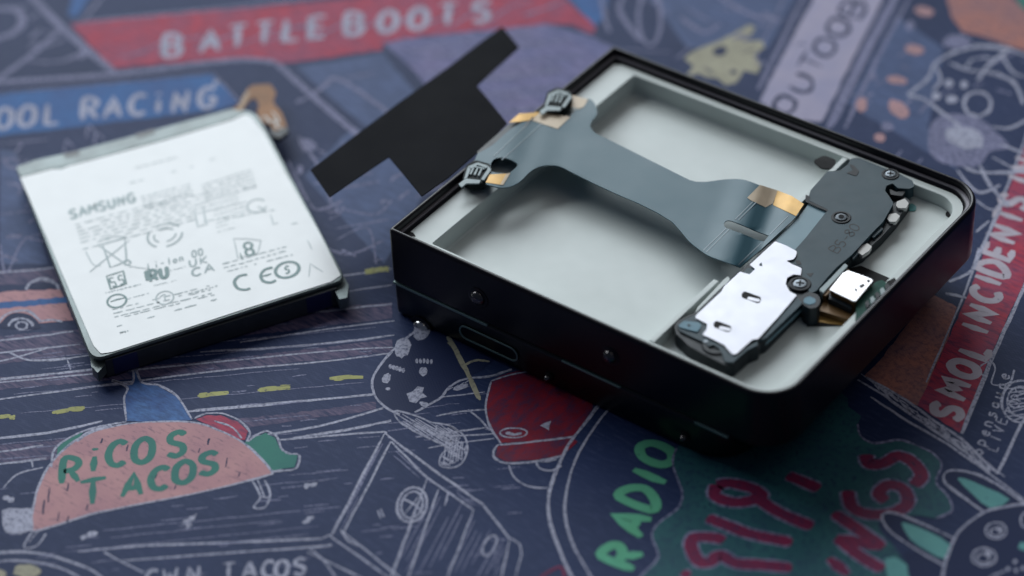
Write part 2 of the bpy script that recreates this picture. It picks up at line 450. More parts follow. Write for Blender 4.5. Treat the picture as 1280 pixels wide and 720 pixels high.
def text(ink_, s, p0, p1, up, w, fillw=1.1, **k):
    n = len(s); dx, dy = (p1[0]-p0[0])/n, (p1[1]-p0[1])/n
    for i, ch in enumerate(s):
        letter(ink_, ch, (p0[0]+dx*i, p0[1]+dy*i), (dx*fillw, dy*fillw), up, w, **k)
def hatch(ink_, pts, ang, step, w, drop=0.25):        # loose parallel strokes clipped to a polygon
    P = [Vector(p) for p in pts]; d = Vector((math.cos(ang), math.sin(ang))); nrm = Vector((-d.y, d.x))
    lo = min(p.dot(nrm) for p in P); hi = max(p.dot(nrm) for p in P); c = lo+step*0.5
    while c < hi:
        xs = []
        for a, b in zip(P, P[1:]+P[:1]):
            fa, fb = a.dot(nrm)-c, b.dot(nrm)-c
            if fa*fb < 0: xs.append((a+(b-a)*(fa/(fa-fb))).dot(d))
        xs.sort()
        for a, b in zip(xs[::2], xs[1::2]):
            if random.random() > drop and b-a > 3:
                q0 = a+(b-a)*random.random()*0.25; q1 = b-(b-a)*random.random()*0.25
                ink_.line([tuple(d*q0+nrm*(c+jit(1))), tuple(d*q1+nrm*(c+jit(1)))], w*random.uniform(.6, 1.2))
        c += step*random.uniform(.7, 1.3)

# ================================================================== THE MAT
mat_b = Buf(); c0 = U(640, 360, 0)
mat_b.prism([[Vector((p[0], p[1], 0)) for p in round_poly([(c0.x-620, c0.y-520), (c0.x+620, c0.y-520), (c0.x+620, c0.y+620), (c0.x-620, c0.y+620)], 20)]], 3)
mat = mat_b.build('desk_mat', M['cloth'])
mat['kind'] = 'structure'; mat['_o'] = (0, 0, 0)
mat['label'] = 'navy cloth desk mat printed all over with chalk style doodles'
layer = [0.004]
def I():
    k = Ink(0.0, layer[0]); k.on_mat = True
    return k
# --- tinted grounds
k = I()
k.fill([(478,52),(600,38),(683,30),(730,42),(775,62),(700,140),(640,215),(560,150),(520,90)]); k.done('violet_patch', M['violet'], mat)
k = I()
k.fill([(695,-20),(762,-20),(756,20),(744,34)]); k.fill([(95,-20),(125,-20),(95,22),(85,18)])
k.done('blue_patch', M['blue'], mat)
k = I()
k.fill([(370,84),(478,66),(540,140),(470,170)]); k.fill([(790,-30),(1010,-30),(960,60),(860,60)])
k.fill([(1060,130),(1120,20),(1180,60),(1160,160),(1200,215)])
k.done('slate_patch', M['slate'], mat)
k = I()
k.fill([(-60,462),(-60,425),(490,378),(490,398)]); k.fill([(-60,340),(100,333),(120,350),(-60,360)])
k.fill([(-60,492),(-60,476),(250,452),(490,424),(490,440),(250,466)])
k.fill([(-60,585),(-60,560),(54,552),(400,512),(470,502),(470,512),(340,530),(58,575)])
k.done('road_verge', M['hatch_road'], mat)
k = I()
k.fill([(440,160),(560,190),(480,330),(380,220)]); k.fill([(0,186),(20,190),(60,330),(0,330)])
k.done('violet_patch', M['slate'], mat)
# --- top left: shop boards and beams
layer[0] = 0.022
k = I()
k.fill([(88,30),(200,19),(300,11),(443,-2),(560,-16),(690,-16),(745,33),(742,42),(733,41),(713,30),(683,30),(600,38),(520,46),(478,54),(478,62),(350,80),(300,72),(140,85)])
k.done('red_banner', M['red'], mat)
k = I()
k.fill([(-40,122),(0,118),(265,93),(298,128),(275,137),(0,170),(-40,174)]); k.done('blue_banner', M['blue'], mat)
k = I()
for p, w_ in [([(30,-15),(78,35),(145,92)],9),([(-20,104),(140,93),(290,75),(345,78)],8),([(345,78),(400,128),(452,172)],8),
              ([(80,32),(40,68),(-10,104)],7),([(132,-10),(100,30)],6),([(35,76),(70,77),(95,70),(108,62)],5),
              ([(-10,12),(20,12),(28,28),(15,42),(-10,50)],9),([(88,28),(300,8),(420,-8)],4),([(0,115),(130,104),(265,90)],2.5),([(265,90),(300,127)],2.5),
              ([(400,112),(418,98),(455,118),(495,148)],6),([(418,98),(390,118),(370,128)],4),([(420,100),(470,90)],3),
              ([(360,200),(385,250),(400,262),(430,250)],3.5),([(372,170),(400,210),(415,255)],4),([(430,262),(470,268),(490,250)],3),
              ([(380,290),(430,318),(480,300)],3),([(420,300),(460,285),(470,330)],3),([(750,-10),(756,22),(762,40)],6),
              ([(783,-10),(775,14),(800,50)],6),([(850,22),(880,40),(900,30)],6),([(858,10),(890,28)],5),([(898,-5),(940,18),(972,24)],6),
              ([(900,12),(930,14)],4),([(760,60),(840,66)],2.5),([(520,246),(560,228)],3)]:
    k.line(p, w_)
k.ring(812,22,14,34,6); k.ring(20,200,14,10,4,0,200)
k.line([(0,180),(60,174)],3); k.line([(0,200),(30,197)],3); k.line([(0,268),(56,262)],3); k.line([(0,305),(8,341),(30,300),(70,290)],3)
k.blob(385,181,12,7,.4); k.blob(104,67,9,5,-.6); k.blob(375,212,4,6)
for q in ((80,182),(108,164),(118,172)): k.line([(q[0],q[1]+8),(q[0]+3,q[1]-6),(q[0]+12,q[1]+2)],3)
k.done('chalk_beams', M['hatch_soft'] if 'hatch_soft' in M else M['chalk_thin'], mat)
k = I()
hatch(k, [(480,56),(680,34),(760,66),(640,200),(560,140)], -0.12, 9, 4)
hatch(k, [(370,180),(470,200),(520,240),(480,330),(420,320)], -0.2, 16, 3, .4)
for i in range(12): k.line([(150+i*46, 74-i*4.8+jit(4)), (180+i*46, 60-i*4.8+jit(5)), (205+i*46, 50-i*4.8)], 3)
for (x0, y0, x1, y1, n_) in [(0,180,60,330,10),(360,180,500,340,16),(760,0,1000,110,16),(1060,40,1280,240,22),(0,0,90,110,8),(0,205,40,300,6)]:
    for i in range(n_):
        x, y = random.uniform(x0,x1), random.uniform(y0,y1); a_ = random.uniform(-.9,.5); l = random.uniform(8,26)
        k.line([(x,y),(x+l*.5*math.cos(a_)+jit(3),y+l*.5*math.sin(a_)+jit(3)),(x+l*math.cos(a_),y+l*math.sin(a_))], random.uniform(2,4.5))
k.done('chalk_hatching', M['chalk_thin'], mat)
k = I()
R_, U_ = (27,-3), (2,-26)
letters(k, [('B',216,57),('A',263,51),('T',297,45),('T',331,41),('L',365,37),('E',398,34),('B',443,30),('O',485,27),('O',523,23),('T',560,18),('S',602,14)], R_, U_, 8.5)
letters(k, [('O',5,148),('O',34,145),('L',66,142),('R',113,136),('A',141,134),('C',172,131),('i',198,128),('N',226,127),('G',258,122),("'",274,112)], (25,-3), (2,-25), 7)
k.done('board_lettering', M['chalk'], mat)
# --- top right
layer[0] = 0.022
k = I()
k.fill([(1020,-14),(1104,-14),(1103,0),(1027,152),(1000,150),(950,128),(962,100),(1016,0)]); k.done('lilac_banner', M['lilac'], mat)
k = I()
k.line([(1010,-14),(960,88),(948,112)],6,curve=False); k.line([(1124,-14),(1080,70),(1036,160)],11,curve=False); k.line([(1140,-10),(1096,74),(1056,160)],5,curve=False)
k.line([(985,-12),(950,60),(940,90)],3,curve=False)
k.done('banner_border', M['slate_light'] if 'slate_light' in M else M['chalk_thin'], mat)
k = I()
letters(k, [('O',981,131),('U',1003,104),('T',1015,78),('O',1031,59),('O',1048,34),('B',1067,10)], (15,-25), (-24,-10), 6)
k.done('board_lettering', M['dark'], mat)
k = I()
k.fill([(855,73),(867,64),(885,56),(897,52),(914,44),(935,31),(944,33),(941,41),(929,52),(953,51),(956,59),(941,69),(952,80),(947,92),(930,88),(920,104),(908,107),(897,98),(884,97),(873,92),(858,94),(867,83)]); k.done('yellow_scribble', M['cream'], mat)
k = I(); k.blob(900,64,9,6,-.2); k.blob(917,90,4,3); k.line([(930,66),(944,60)],3); k.line([(880,84),(892,92)],3); k.done('yellow_scribble', M['dark'], mat)
k = I()
k.fill([(1182,-14),(1255,-14),(1290,20),(1290,66),(1258,56),(1228,46),(1203,40),(1188,18)]); k.done('orange_patch', M['orange'], mat)
k = I(); k.fill([(1262,-12),(1300,-12),(1300,16),(1280,12)]); k.done('green_patch', M['green'], mat)
k = I()
for q in [(1155,14,12,6,.2),(1143,62,12,6,.15),(1121,100,13,5,.15),(1077,131,7,9,0),(1123,136,14,9,.7),(1100,172,7,6,0)]: k.blob(*q)
k.done('salmon_spots', M['peach'], mat)
k = I()
k.blob(1197,52,18,9,0); k.blob(1137,32,6,6); k.blob(1109,158,8,6); k.blob(1092,96,4,4)
k.fill([(1160,178),(1166,152),(1190,142),(1225,148),(1245,165),(1262,184),(1238,190),(1222,208),(1186,206),(1166,196)], 4)
k.done('pale_blobs', M['chalk_thin'], mat)
k = I(); k.blob(1206,172,24,14,.3); k.done('pale_blobs', M['chalk'], mat)
k = I()
for p, w_ in [([(1134,118),(1158,126),(1182,144),(1200,158)],5),([(1134,118),(1160,98),(1168,80),(1188,68),(1222,58),(1262,62),(1290,72)],5),
              ([(1186,78),(1210,88),(1244,92),(1268,104),(1280,130)],5),([(1262,62),(1240,78),(1222,100)],5),([(1170,84),(1176,100),(1166,112)],4),
              ([(1240,158),(1262,160),(1290,146)],4),([(1250,180),(1290,196)],6),([(1224,206),(1238,232),(1262,258)],4),([(1204,208),(1228,216),(1290,214)],4),
              ([(1196,212),(1222,240),(1250,232)],4),([(1240,196),(1272,214)],4),([(1252,70),(1268,92),(1290,96)],4),([(1208,84),(1216,74),(1240,72)],4),
              ([(1220,250),(1240,262),(1262,250)],4),([(1216,340),(1232,300),(1250,262)],4),([(1220,290),(1236,276)],4),
              ([(1186,352),(1214,338),(1224,310)],5),([(1182,366),(1208,372)],5)]: k.line(p, w_)
k.ring(1222,130,17,15,5)
for q in ((1170,120,6,5),(1186,104,6,5),(1205,106,5,5),(1190,124,7,5)): k.blob(*q)
k.done('animal_doodle', M['chalk'], mat)
# --- red side banner
layer[0] = 0.022
k = I()
k.fill([(1290,160),(1260,240),(1205,380),(1147,507),(1200,541),(1240,440),(1290,330)]); k.done('red_banner', M['crimson_pale'] if 'crimson_pale' in M else M['red'], mat)
k = I()
k.fill([(1166,368),(1178,374),(1196,384),(1186,420),(1160,480),(1147,507),(1128,497),(1080,470),(1100,450),(1132,408)]); k.done('orange_patch', M['orange'], mat)
k = I()
k.line([(1290,150),(1262,226),(1206,366),(1158,478)],3,curve=False); k.line([(1292,332),(1243,442),(1202,542)],6,curve=False)
k.line([(1072,474),(1105,494),(1142,520),(1200,560),(1238,589)],3.5,curve=False); k.line([(1092,476),(1133,500),(1166,524),(1202,548),(1246,592)],3.5,curve=False)
for i in range(70):
    t = random.random(); x, y = 1078+(1240-1078)*t, 474+(590-474)*t
    k.line([(x+jit(4), y-6+jit(3)), (x+12+jit(5), y+4+jit(3))], 1.6)
k.line([(1088,496),(1127,522),(1185,556),(1230,586),(1290,634)],3,curve=False)
k.line([(1246,592),(1262,560),(1276,530),(1292,508)],4,curve=False)
k.line([(1230,470),(1222,462),(1236,452),(1244,460),(1240,480),(1262,478),(1268,462)],2.5); k.ring(1276,502,24,26,3); k.ring(1276,502,17,19,2.5)
for i in range(9): k.line([(1262+jit(6),486+i*5),(1290,480+i*5+jit(3))],2)
k.done('chalk_border', M['chalk'], mat)
k = I()
letters(k, [('S',1184,514),('M',1193,486),('O',1205,461),('L',1218,437)], (8.5,-20), (-33,-12), 9)
letters(k, [('I',1219,410),('N',1226,392),('C',1232,368),('I',1235,350),('D',1242,334),('E',1248,313),('N',1255,292),('T',1262,270),('S',1268,252)], (8.5,-19), (-32,-11), 8.5)
letters(k, [('I',1277,225),('N',1283,208)], (8.5,-19), (-32,-11), 8.5)
k.done('board_lettering', M['chalk_pale'], mat)
k = I()
text(k, '#opensauce', (1223,582), (1264,464), (-15,-5), 2.0, .9); text(k, 'LIVE', (1246,566), (1261,520), (-13,-5), 2.2, .85)
text(k, 'TOPO', (1268,520),(1284,484), (-12,-4), 2.2, .9)
k.done('small_lettering', M['chalk'], mat)
# --- road
layer[0] = 0.022
k = I()
for p, w_ in [([(-20,342),(40,338),(74,334)],3),([(-20,428),(92,414)],2.6),([(-20,443),(100,430)],2.4),([(-20,456),(20,447),(60,435)],2.6),
              ([(10,440),(34,450),(65,450),(112,444)],3.2),([(-20,476),(60,468),(122,461)],3),([(84,450),(88,462)],2.4),
              ([(400,350),(490,336)],2.6),([(425,366),(490,356)],2.4),([(380,391),(490,380)],2.4),([(140,455),(150,466)],2),
              ([(300,428),(420,410),(493,401)],2.2),([(250,440),(380,432),(493,419)],2.6),([(-20,480),(150,464),(400,440),(493,434)],2.4),
              ([(-20,502),(249,466),(400,452),(489,441)],2.8),([(-20,549),(60,541),(128,526)],3.6),([(233,514),(330,506),(400,499),(467,493)],4.2),
              ([(-20,568),(54,557)],2.6),([(320,545),(400,532),(479,510)],2.6),([(-20,583),(58,573)],2.4),([(366,547),(430,538),(489,526)],3),
              ([(350,550),(400,546),(470,540),(484,541)],2.4),([(39,575),(41,584)],2),([(4,610),(22,593),(54,584)],2.4),
              ([(97,689),(180,682),(272,679),(400,673)],3),([(152,701),(270,692),(400,683),(412,680)],2.6),([(130,690),(152,702),(180,716)],2.4),
              ([(386,684),(404,700),(420,722)],2.4),([(520,546),(560,541),(610,534)],2.4),([(535,560),(570,554),(618,548)],2.2),
              ([(545,520),(580,514),(608,512)],2.4),([(585,512),(600,524),(612,538)],2),([(548,497),(606,490)],2),([(560,545),(618,542)],2)]:
    k.line(p, w_)
k.line([(-30,694),(10,690),(45,691),(78,698),(117,714),(140,735)],3.4); k.line([(-30,706),(10,701),(50,704),(80,712),(100,722)],3)
for (x, y) in [(105,671),(112,668),(118,667),(233,652),(240,648),(384,607),(392,606),(382,652),(388,648),(8,622),(14,625),(236,656)]: k.blob(x,y,5,3.2,-.5,10,.3)
k.line([(236,652),(246,642)],2)
k.done('road_lines', M['chalk'], mat)
k = I()
hatch(k, [(60,690),(100,655),(300,610),(470,556),(430,640),(380,676),(120,690)], -0.10, 11, 1.4, .55)
hatch(k, [(-20,395),(480,350),(490,540),(-20,600)], -0.09, 13, 1.1, .6)
for i in range(130):
    x, y = random.uniform(-5,640), random.uniform(400,720); l = random.uniform(8,34); k.line([(x,y),(x+l,y-l*.1+jit(1))], random.uniform(1.2,2.2))
k.done('chalk_hatching', M['hatch'], mat)
k = I()
for (x0, y0, x1, y1) in [(-5,523,19,521),(65,516,106,510),(247,495,286,491),(322,488,363,484),(412,474,454,471),(456,340,486,336)]:
    k.line([(x0,y0),((x0+x1)/2,(y0+y1)/2-1),(x1,y1)], 6.5)
k.done('yellow_dashes', M['yellow'], mat)
# --- car by the battery
layer[0] = 0.036
k = I(); k.fill([(-40,368),(0,366),(12,364),(75,361),(92,400),(54,404),(-40,404)]); k.done('car_doodle', M['salmon'], mat)
k = I(); k.fill([(-40,379),(0,378),(82,371),(86,378),(0,386),(-40,388)]); k.done('car_doodle', M['blue'], mat)
k = I(); k.fill([(2,410),(4,400),(14,392),(27,391),(40,395),(50,406),(46,411)], 3); k.fill([(34,362),(42,354),(56,352),(68,360)]); k.done('car_doodle', M['dark'], mat)
k = I(); k.ring(26,408,15,10,4,180,360); k.ring(27,407,7,5,3); k.ring(53,362,20,13,4.5,180,360); k.line([(-5,410),(3,396),(18,389),(36,389),(52,402)],3); k.line([(52,401),(66,400),(78,402)],3); k.done('car_doodle', M['chalk'], mat)
# --- taco
layer[0] = 0.036
TACO = [(38,662),(42,634),(48,608),(60,584),(84,558),(104,545),(130,535),(175,528),(236,527),(270,536),(308,556),(338,587),(335,594),(290,606),(233,619),(165,632),(110,644),(62,659)]
k = I(); k.fill([(158,526),(156,498),(160,484),(168,478),(195,481),(218,494),(232,510),(239,525),(200,529)]); k.fill([(160,484),(142,476),(165,480),(166,458),(176,478)]); k.done('blue_bird_doodle', M['bluebird'], mat)
k = I(); k.fill([(245,524),(258,519),(276,519),(297,527),(310,539),(306,550),(286,545),(262,531)]); k.done('tomato_doodle', M['red'], mat)
k = I(); k.fill([(306,553),(318,546),(332,541),(344,547),(350,561),(360,568),(372,569),(368,584),(352,586),(342,589),(330,580)]); k.fill([(70,572),(72,558),(84,548),(104,540),(96,550),(84,557)]); k.done('lettuce_doodle', M['green'], mat)
k = I(); P_ = k.fill(TACO, 3); k.done('taco_doodle', M['salmon'], mat)
k = I(); k.fill([(2,638),(12,635),(40,635),(42,662),(26,668),(8,666),(3,655)]); k.done('white_puff', M['chalk'], mat)
k = I()
k.line(TACO, 3, 4, True)
for p, w_ in [([(158,526),(155,498),(159,484),(140,475),(165,480),(167,455),(178,478),(200,482),(222,496),(240,524)],3),
              ([(243,523),(258,517),(278,517),(300,526),(312,540),(308,552)],3),([(268,526),(290,534),(302,548)],2.4),
              ([(310,552),(320,544),(333,539),(346,546),(352,561),(362,567),(374,569),(370,585),(354,588),(338,589)],3),
              ([(41,664),(30,683),(45,683),(58,667)],2.4),([(36,678),(48,664)],2.2),([(315,600),(325,621),(317,634),(331,634),(338,618),(331,600)],2.6),
              ([(322,600),(330,620)],2),([(325,621),(336,622)],2),([(64,584),(68,562),(90,545),(120,534),(158,527)],2.6),([(96,552),(112,540),(140,532)],5)]:
    k.line(p, w_)
k.done('chalk_outline', M['chalk'], mat)
k = I()
for (x, y, l) in [(62,610,18),(86,604,10),(74,640,12),(86,645,8),(56,625,18),(160,556,8),(196,590,8),(284,572,12),(128,548,6),(250,560,6),(110,630,8),(220,606,6),(300,590,6),(262,548,8)]: k.line([(x,y),(x-2,y+l)], 2.2)
k.done('taco_flecks', M['dark'], mat)
k = I()
letters(k, [('R',89,588),('i',118,574),('C',146,567),('O',179,563),('S',221,555)], (30,-4), (3,-30), 7.4)
letters(k, [('T',116,615)], (42,-8), (1,-30), 7.4); letters(k, [('A',166,606),('C',199,598),('O',230,590),('S',261,579)], (30,-4), (3,-27), 7.4)
k.done('taco_lettering', M['green'], mat)
k = I()
letters(k, [('C',190,722),('W',212,721),('N',242,718),('T',286,714),('A',312,712),('C',335,712),('O',352,711),('S',375,708)], (20,-2), (1,-20), 5.5)
k.done('board_lettering', M['chalk'], mat)
k = I(); k.blob(34,714,17,9); k.blob(0,718,8,6); k.done('yellow_blob', M['cream'], mat)
# --- box truck in the middle
layer[0] = 0.036
k = I()
hatch(k, [(541,607),(592,637),(560,720),(489,718)], 2.05, 7, 1.6, .15); hatch(k, [(592,637),(637,675),(620,722),(560,722)], 2.05, 6, 1.8, .15)
hatch(k, [(484,546),(531,592),(602,632),(592,640),(525,598),(478,556)], 0.72, 4, 1.6, .1); hatch(k, [(476,552),(484,548),(425,668),(417,668)], 2.05, 3, 1.6, .1)
k.done('chalk_hatching', M['hatch'], mat)
k = I()
for p, w_ in [([(481,541),(415,668)],3),([(489,552),(428,668)],2.6),([(481,541),(545,590),(603,630),(637,674)],3),([(489,552),(530,594),(592,638)],2.6),
              ([(534,598),(489,722)],2.6),([(548,612),(510,722)],2),([(592,638),(559,722)],2.6),([(637,674),(626,722)],2.6),
              ([(637,672),(650,680),(652,694),(644,722)],2.6),([(410,668),(486,722)],3),([(425,662),(500,722)],2.6),([(415,668),(400,674)],3),
              ([(384,690),(452,722)],2.4),([(426,664),(436,676),(448,682)],2.4),([(476,636),(480,646)],1.8),([(472,638),(476,648)],1.8),([(560,616),(556,632)],3)]: k.line(p, w_, curve=False)
k.ring(515,631,18,22,3,0,360,.35); k.ring(515,631,13,17,2,0,360,.35); k.line([(503,646),(527,616)],2.2); k.line([(502,622),(520,632),(528,642)],2.2); k.ring(612,682,7,14,2.4,0,360,.5)
k.done('truck_doodle', M['chalk'], mat)
# --- trainer shape, sleeve and stick
layer[0] = 0.036
k = I(); k.fill([(515,417),(485,444),(466,472),(468,493),(481,508),(497,516),(518,514),(549,499),(576,475),(612,455),(640,400),(560,380)], 3); k.done('shoe_doodle', M['dark'], mat)
k = I()
k.line([(530,405),(515,417),(485,444),(466,472),(468,493),(481,508),(500,518)],3.4); k.line([(518,515),(549,499),(562,484),(580,474),(612,470),(640,462)],3)
k.blob(503,435,10,13,.5); k.blob(483,473,5,7,.5); k.blob(529,464,5,6,.3); k.blob(527,414,10,12,.2); k.blob(485,486,3,2); 
k.fill([(508,492),(516,489),(522,483),(530,484),(528,491),(534,496),(526,498),(520,504),(512,502)]); k.blob(576,484,10,3,-.3); k.blob(530,505,6,3,.3)
for i in range(5): k.blob(488+i*4,458+i*1.2,2.2,3); k.blob(521+i*4.5,451+jit(1),1.8,3.2)
for i in range(4): k.line([(560+i*7,488-i*3),(566+i*7,484-i*3)],2.5)
SLV = [(493,514),(515,518),(540,528),(562,532),(580,545),(584,562),(578,578),(566,584),(550,582),(552,568),(560,560),(545,552),(520,540),(500,528)]
hatch(k, SLV, 0.55, 2.6, 2.4, .08); hatch(k, [(540,528),(562,532),(580,545),(584,562),(578,578),(566,584),(550,582),(556,560)], 1.7, 4, 2.2, .1); k.line(SLV, 2.4, 4, True)
k.done('sleeve_doodle', M['chalk'], mat)
k = I(); k.line([(560,420),(575,448),(588,474),(600,500)],6); k.line([(578,458),(594,450),(612,452)],4); k.line([(560,428),(574,440)],4); k.done('yellow_stick', M['cream'], mat)
# --- red holdall and the round badge
layer[0] = 0.046
k = I()
k.fill([(614,476),(630,468),(660,460),(704,462),(745,490),(740,515),(719,545),(670,551),(625,554),(612,532),(607,508)]); k.done('red_bag_doodle', M['crimson'], mat)
k = I(); k.fill([(622,558),(640,555),(680,551),(715,547),(722,552),(703,570),(668,575),(632,577),(619,570)]); k.done('red_bag_doodle', M['crimson'], mat)
k = I()
for p, w_ in [([(614,476),(607,508),(613,534),(626,554)],2.8),([(614,476),(640,468),(670,463)],2),([(622,556),(660,553),(716,546)],2.8),([(622,556),(617,565),(620,574),(634,579),(668,577),(702,570)],2.8),
              ([(636,581),(641,594),(652,604),(668,609),(688,610)],2.4),([(670,578),(676,586),(690,588),(702,582)],2)]: k.line(p, w_)
k.ring(642,541,17,6,2.4); k.line([(632,541),(642,543),(652,541)],4); k.fill([(675,532),(689,526),(686,538)]); k.line([(675,577),(696,574)],5)
k.line([(760,492),(737,521),(704,568),(686,622),(690,662),(712,716),(726,736)],4.2); k.line([(772,500),(750,525),(719,575),(706,633),(715,677),(737,718),(750,740)],3)
k.done('chalk_outline', M['chalk'], mat)
k = I()
k.line([(674,722),(700,708),(706,722)],4); k.done('pink_mark', M['plum'], mat)
k = I()
letters(k, [('R',778,694),('A',788,652),('D',800,620),('I',812,595),('O',820,567)], (16,-27), (-40,-16), 10)
k.done('badge_lettering', M['mint'], mat)
# --- green slime with dark red letters
layer[0] = 0.070
SL = [(846,560),(841,581),(853,616),(848,634),(839,642),(822,655),(815,670),(823,696),(816,740),(1120,740),(1130,700),(1100,664),(1104,648),(1149,644),(1170,648),(1189,639),(1188,626),(1182,616),(1170,602),(1177,583),(1172,572),(1158,562),(1125,550),(1094,554),(1076,545),(1072,530),(1076,520),(1060,508),(1050,490),(960,500),(880,530)]
k = I(); k.fill(SL, 2); k.done('slime_doodle', M['teal'], mat)
GL = [[(905,676),(893,672),(868,672),(864,684),(874,702),(888,702),(900,694),(920,704),(950,706),(990,710)],
      [(884,647),(912,658),(940,668),(990,678)],[(896,606),(914,604),(944,612),(950,622),(920,628),(894,620),(896,606)],[(940,618),(966,636),(990,648),(1016,658)],
      [(984,594),(1004,602),(1024,611)],[(1083,568),(1086,580),(1104,579),(1122,570),(1140,577),(1152,594),(1142,607)],
      [(1060,613),(1064,632),(1082,642),(1112,642),(1134,630),(1130,612),(1110,606),(1098,618),(1108,626)],
      [(1042,641),(1076,664),(1104,684)],[(1104,684),(1046,672)],[(1046,672),(1074,694),(1104,712)],[(1036,698),(1060,718)],[(852,716),(862,720)]]
k = I()
for g in GL: k.line(g, 16)
k.done('glyph_outline', M['chalk_thin'], mat)
k = I()
for g in GL: k.line(g, 12)
k.done('glyph_lettering', M['plum'], mat)
k = I(); k.line(SL[:10], 2.8, 5); k.line(SL[14:26], 2.8, 5)
k.done('chalk_outline', M['chalk_thin'], mat)
k = I()
for i in range(60):
    x, y = random.uniform(850,1150), random.uniform(560,715); k.line([(x,y),(x+jit(5),y+jit(5))], 1.6)
k.done('slime_flecks', M['dark'], mat)
# --- rabbit
layer[0] = 0.096
HEAD = [(1176,740),(1180,712),(1186,690),(1199,664),(1227,642),(1252,634),(1290,630),(1330,640),(1330,740)]
E1 = [(1195,674),(1149,653),(1118,641),(1104,642),(1104,652),(1116,667),(1149,689),(1183,708)]
E2 = [(1232,641),(1191,612),(1180,600),(1182,591),(1194,588),(1224,594),(1250,608),(1280,628)]
k = I(); k.fill(E1, 2); k.fill(E2, 2); k.fill(HEAD, 2); k.fill([(1132,700),(1134,690),(1160,694),(1184,712),(1178,740),(1140,740)], 2); k.done('rabbit_doodle', M['dark'], mat)
k = I(); k.fill([(1127,655),(1134,654),(1160,664),(1188,681),(1182,699),(1158,688),(1138,674)], 2); k.fill([(1197,599),(1206,598),(1230,608),(1262,624),(1238,635),(1216,618)], 2)
k.fill([(1106,698),(1118,696),(1134,706),(1140,740),(1112,740)]); k.blob(1279,683,6,5); k.done('rabbit_ears', M['aqua'], mat)
k = I()
k.line(E1, 3.2, 4); k.line(E2, 3.2, 4); k.line(HEAD[:8], 3.4, 4)
k.ring(1245,663,13,10,2.6); k.ring(1230,696,15,11,2.6); k.ring(1284,650,8,10,2.4)
k.blob(1249,661,4,3.5); k.blob(1235,692,4.5,4); k.ring(1245,665,7,5,1.8); k.ring(1229,698,8,6,1.8)
for q in [(1269,702),(1260,711),(1270,713),(1279,710)]: k.blob(q[0],q[1],2.6,2.6)
k.line([(1236,722),(1250,716),(1256,713)],2.5)
k.done('chalk_outline', M['chalk'], mat)

# ================================================================== THE PHONE
PH = empty('opened_phone', (0, 0, 0), 'folded black phone with its back cover off, white tray and ribbon cable exposed', 'phone')
H = 20.5; HB = 8.1
def rrect(x0, y0, x1, y1, r, n=10):     # r: radii for corners (x0,y0) (x1,y0) (x1,y1) (x0,y1)
    out = []
    for (cx, cy, q, a0) in ((x0+r[0], y0+r[0], r[0], 180), (x1-r[1], y0+r[1], r[1], 270), (x1-r[2], y1-r[2], r[2], 0), (x0+r[3], y1-r[3], r[3], 90)):
        for i in range(n+1):
            a = math.radians(a0+90*i/n); out.append((cx+q*math.cos(a), cy+q*math.sin(a)))
    return out
def sweep(prof, x0, y0, x1, y1, r, n=10, closed=True):   # prof: (inset, z)
    b = Buf(); rings = [[(p[0], p[1], z) for p in rrect(x0+d, y0+d, x1-d, y1-d, [max(q-d, .15) for q in r], n)] for d, z in prof]
    N = len(rings[0]); v = [p for g in rings for p in g]; f = []
    K = len(prof)
    for j in range(K if closed else K-1):
        for i in range(N):
            a, c = j*N+i, j*N+(i+1) % N; d_ = ((j+1) % K)*N
            f.append((a, c, d_+(i+1) % N, d_+i))
    b.add(v, f); return b
RC = [0.9, 7.4, 7.4, 0.9]
# upper housing: thin wall, bevelled rim, inner step
sweep([(0.35,HB),(0.1,HB+.15),(0,HB+.5),(0,H-.75),(0.08,H-.42),(0.26,H-.14),(0.5,H),(0.75,H-.03),(0.98,H-.18),(1.08,H-.45),(1.08,H-1.5),(1.85,H-1.52),(1.9,H-2.1),(2.2,H-2.2),(2.2,12.0),(1.2,HB)],
      0, 0, 86, 72, RC, 12).build('housing_frame', M['frame'], PH, bevel=0)
for p in bpy.data.objects['housing_frame'].data.polygons: p.use_smooth = True
wn = bpy.data.objects['housing_frame'].modifiers.new('n', 'WEIGHTED_NORMAL'); wn.keep_sharp = True
b = Buf(); b.prism([[Vector((p[0], p[1], 11.0)) for p in rrect(1.1,1.1,84.9,70.9,[.5,6.4,6.4,.5])]], 2.7); b.build('middle_plate', M['module'], PH)
# lower half, a little shorter
sweep([(1.2,0),(0.5,0.1),(0.12,0.5),(0,1.0),(0,7.0),(0.12,7.5),(0.45,7.85),(1.5,7.95)], 0.1, 0.15, 76.5, 71.8, RC, 12, closed=False).build('lower_body', M['frame_low'], PH, smooth=True)
lb = Buf(); lb.prism([[Vector((p[0], p[1], 7.94)) for p in rrect(1.6,1.6,75.1,70.4,[.3,6,6,.3])]], 7.9); lb.build('lower_core', M['module'], PH)
sweep([(1.1,H-1.40),(1.14,H-1.32),(1.7,H-1.32),(1.8,H-1.42),(1.8,H-1.6),(1.1,H-1.6)], 0, 0, 86, 72, RC, 12).build('inner_lip', M['lip'], PH)
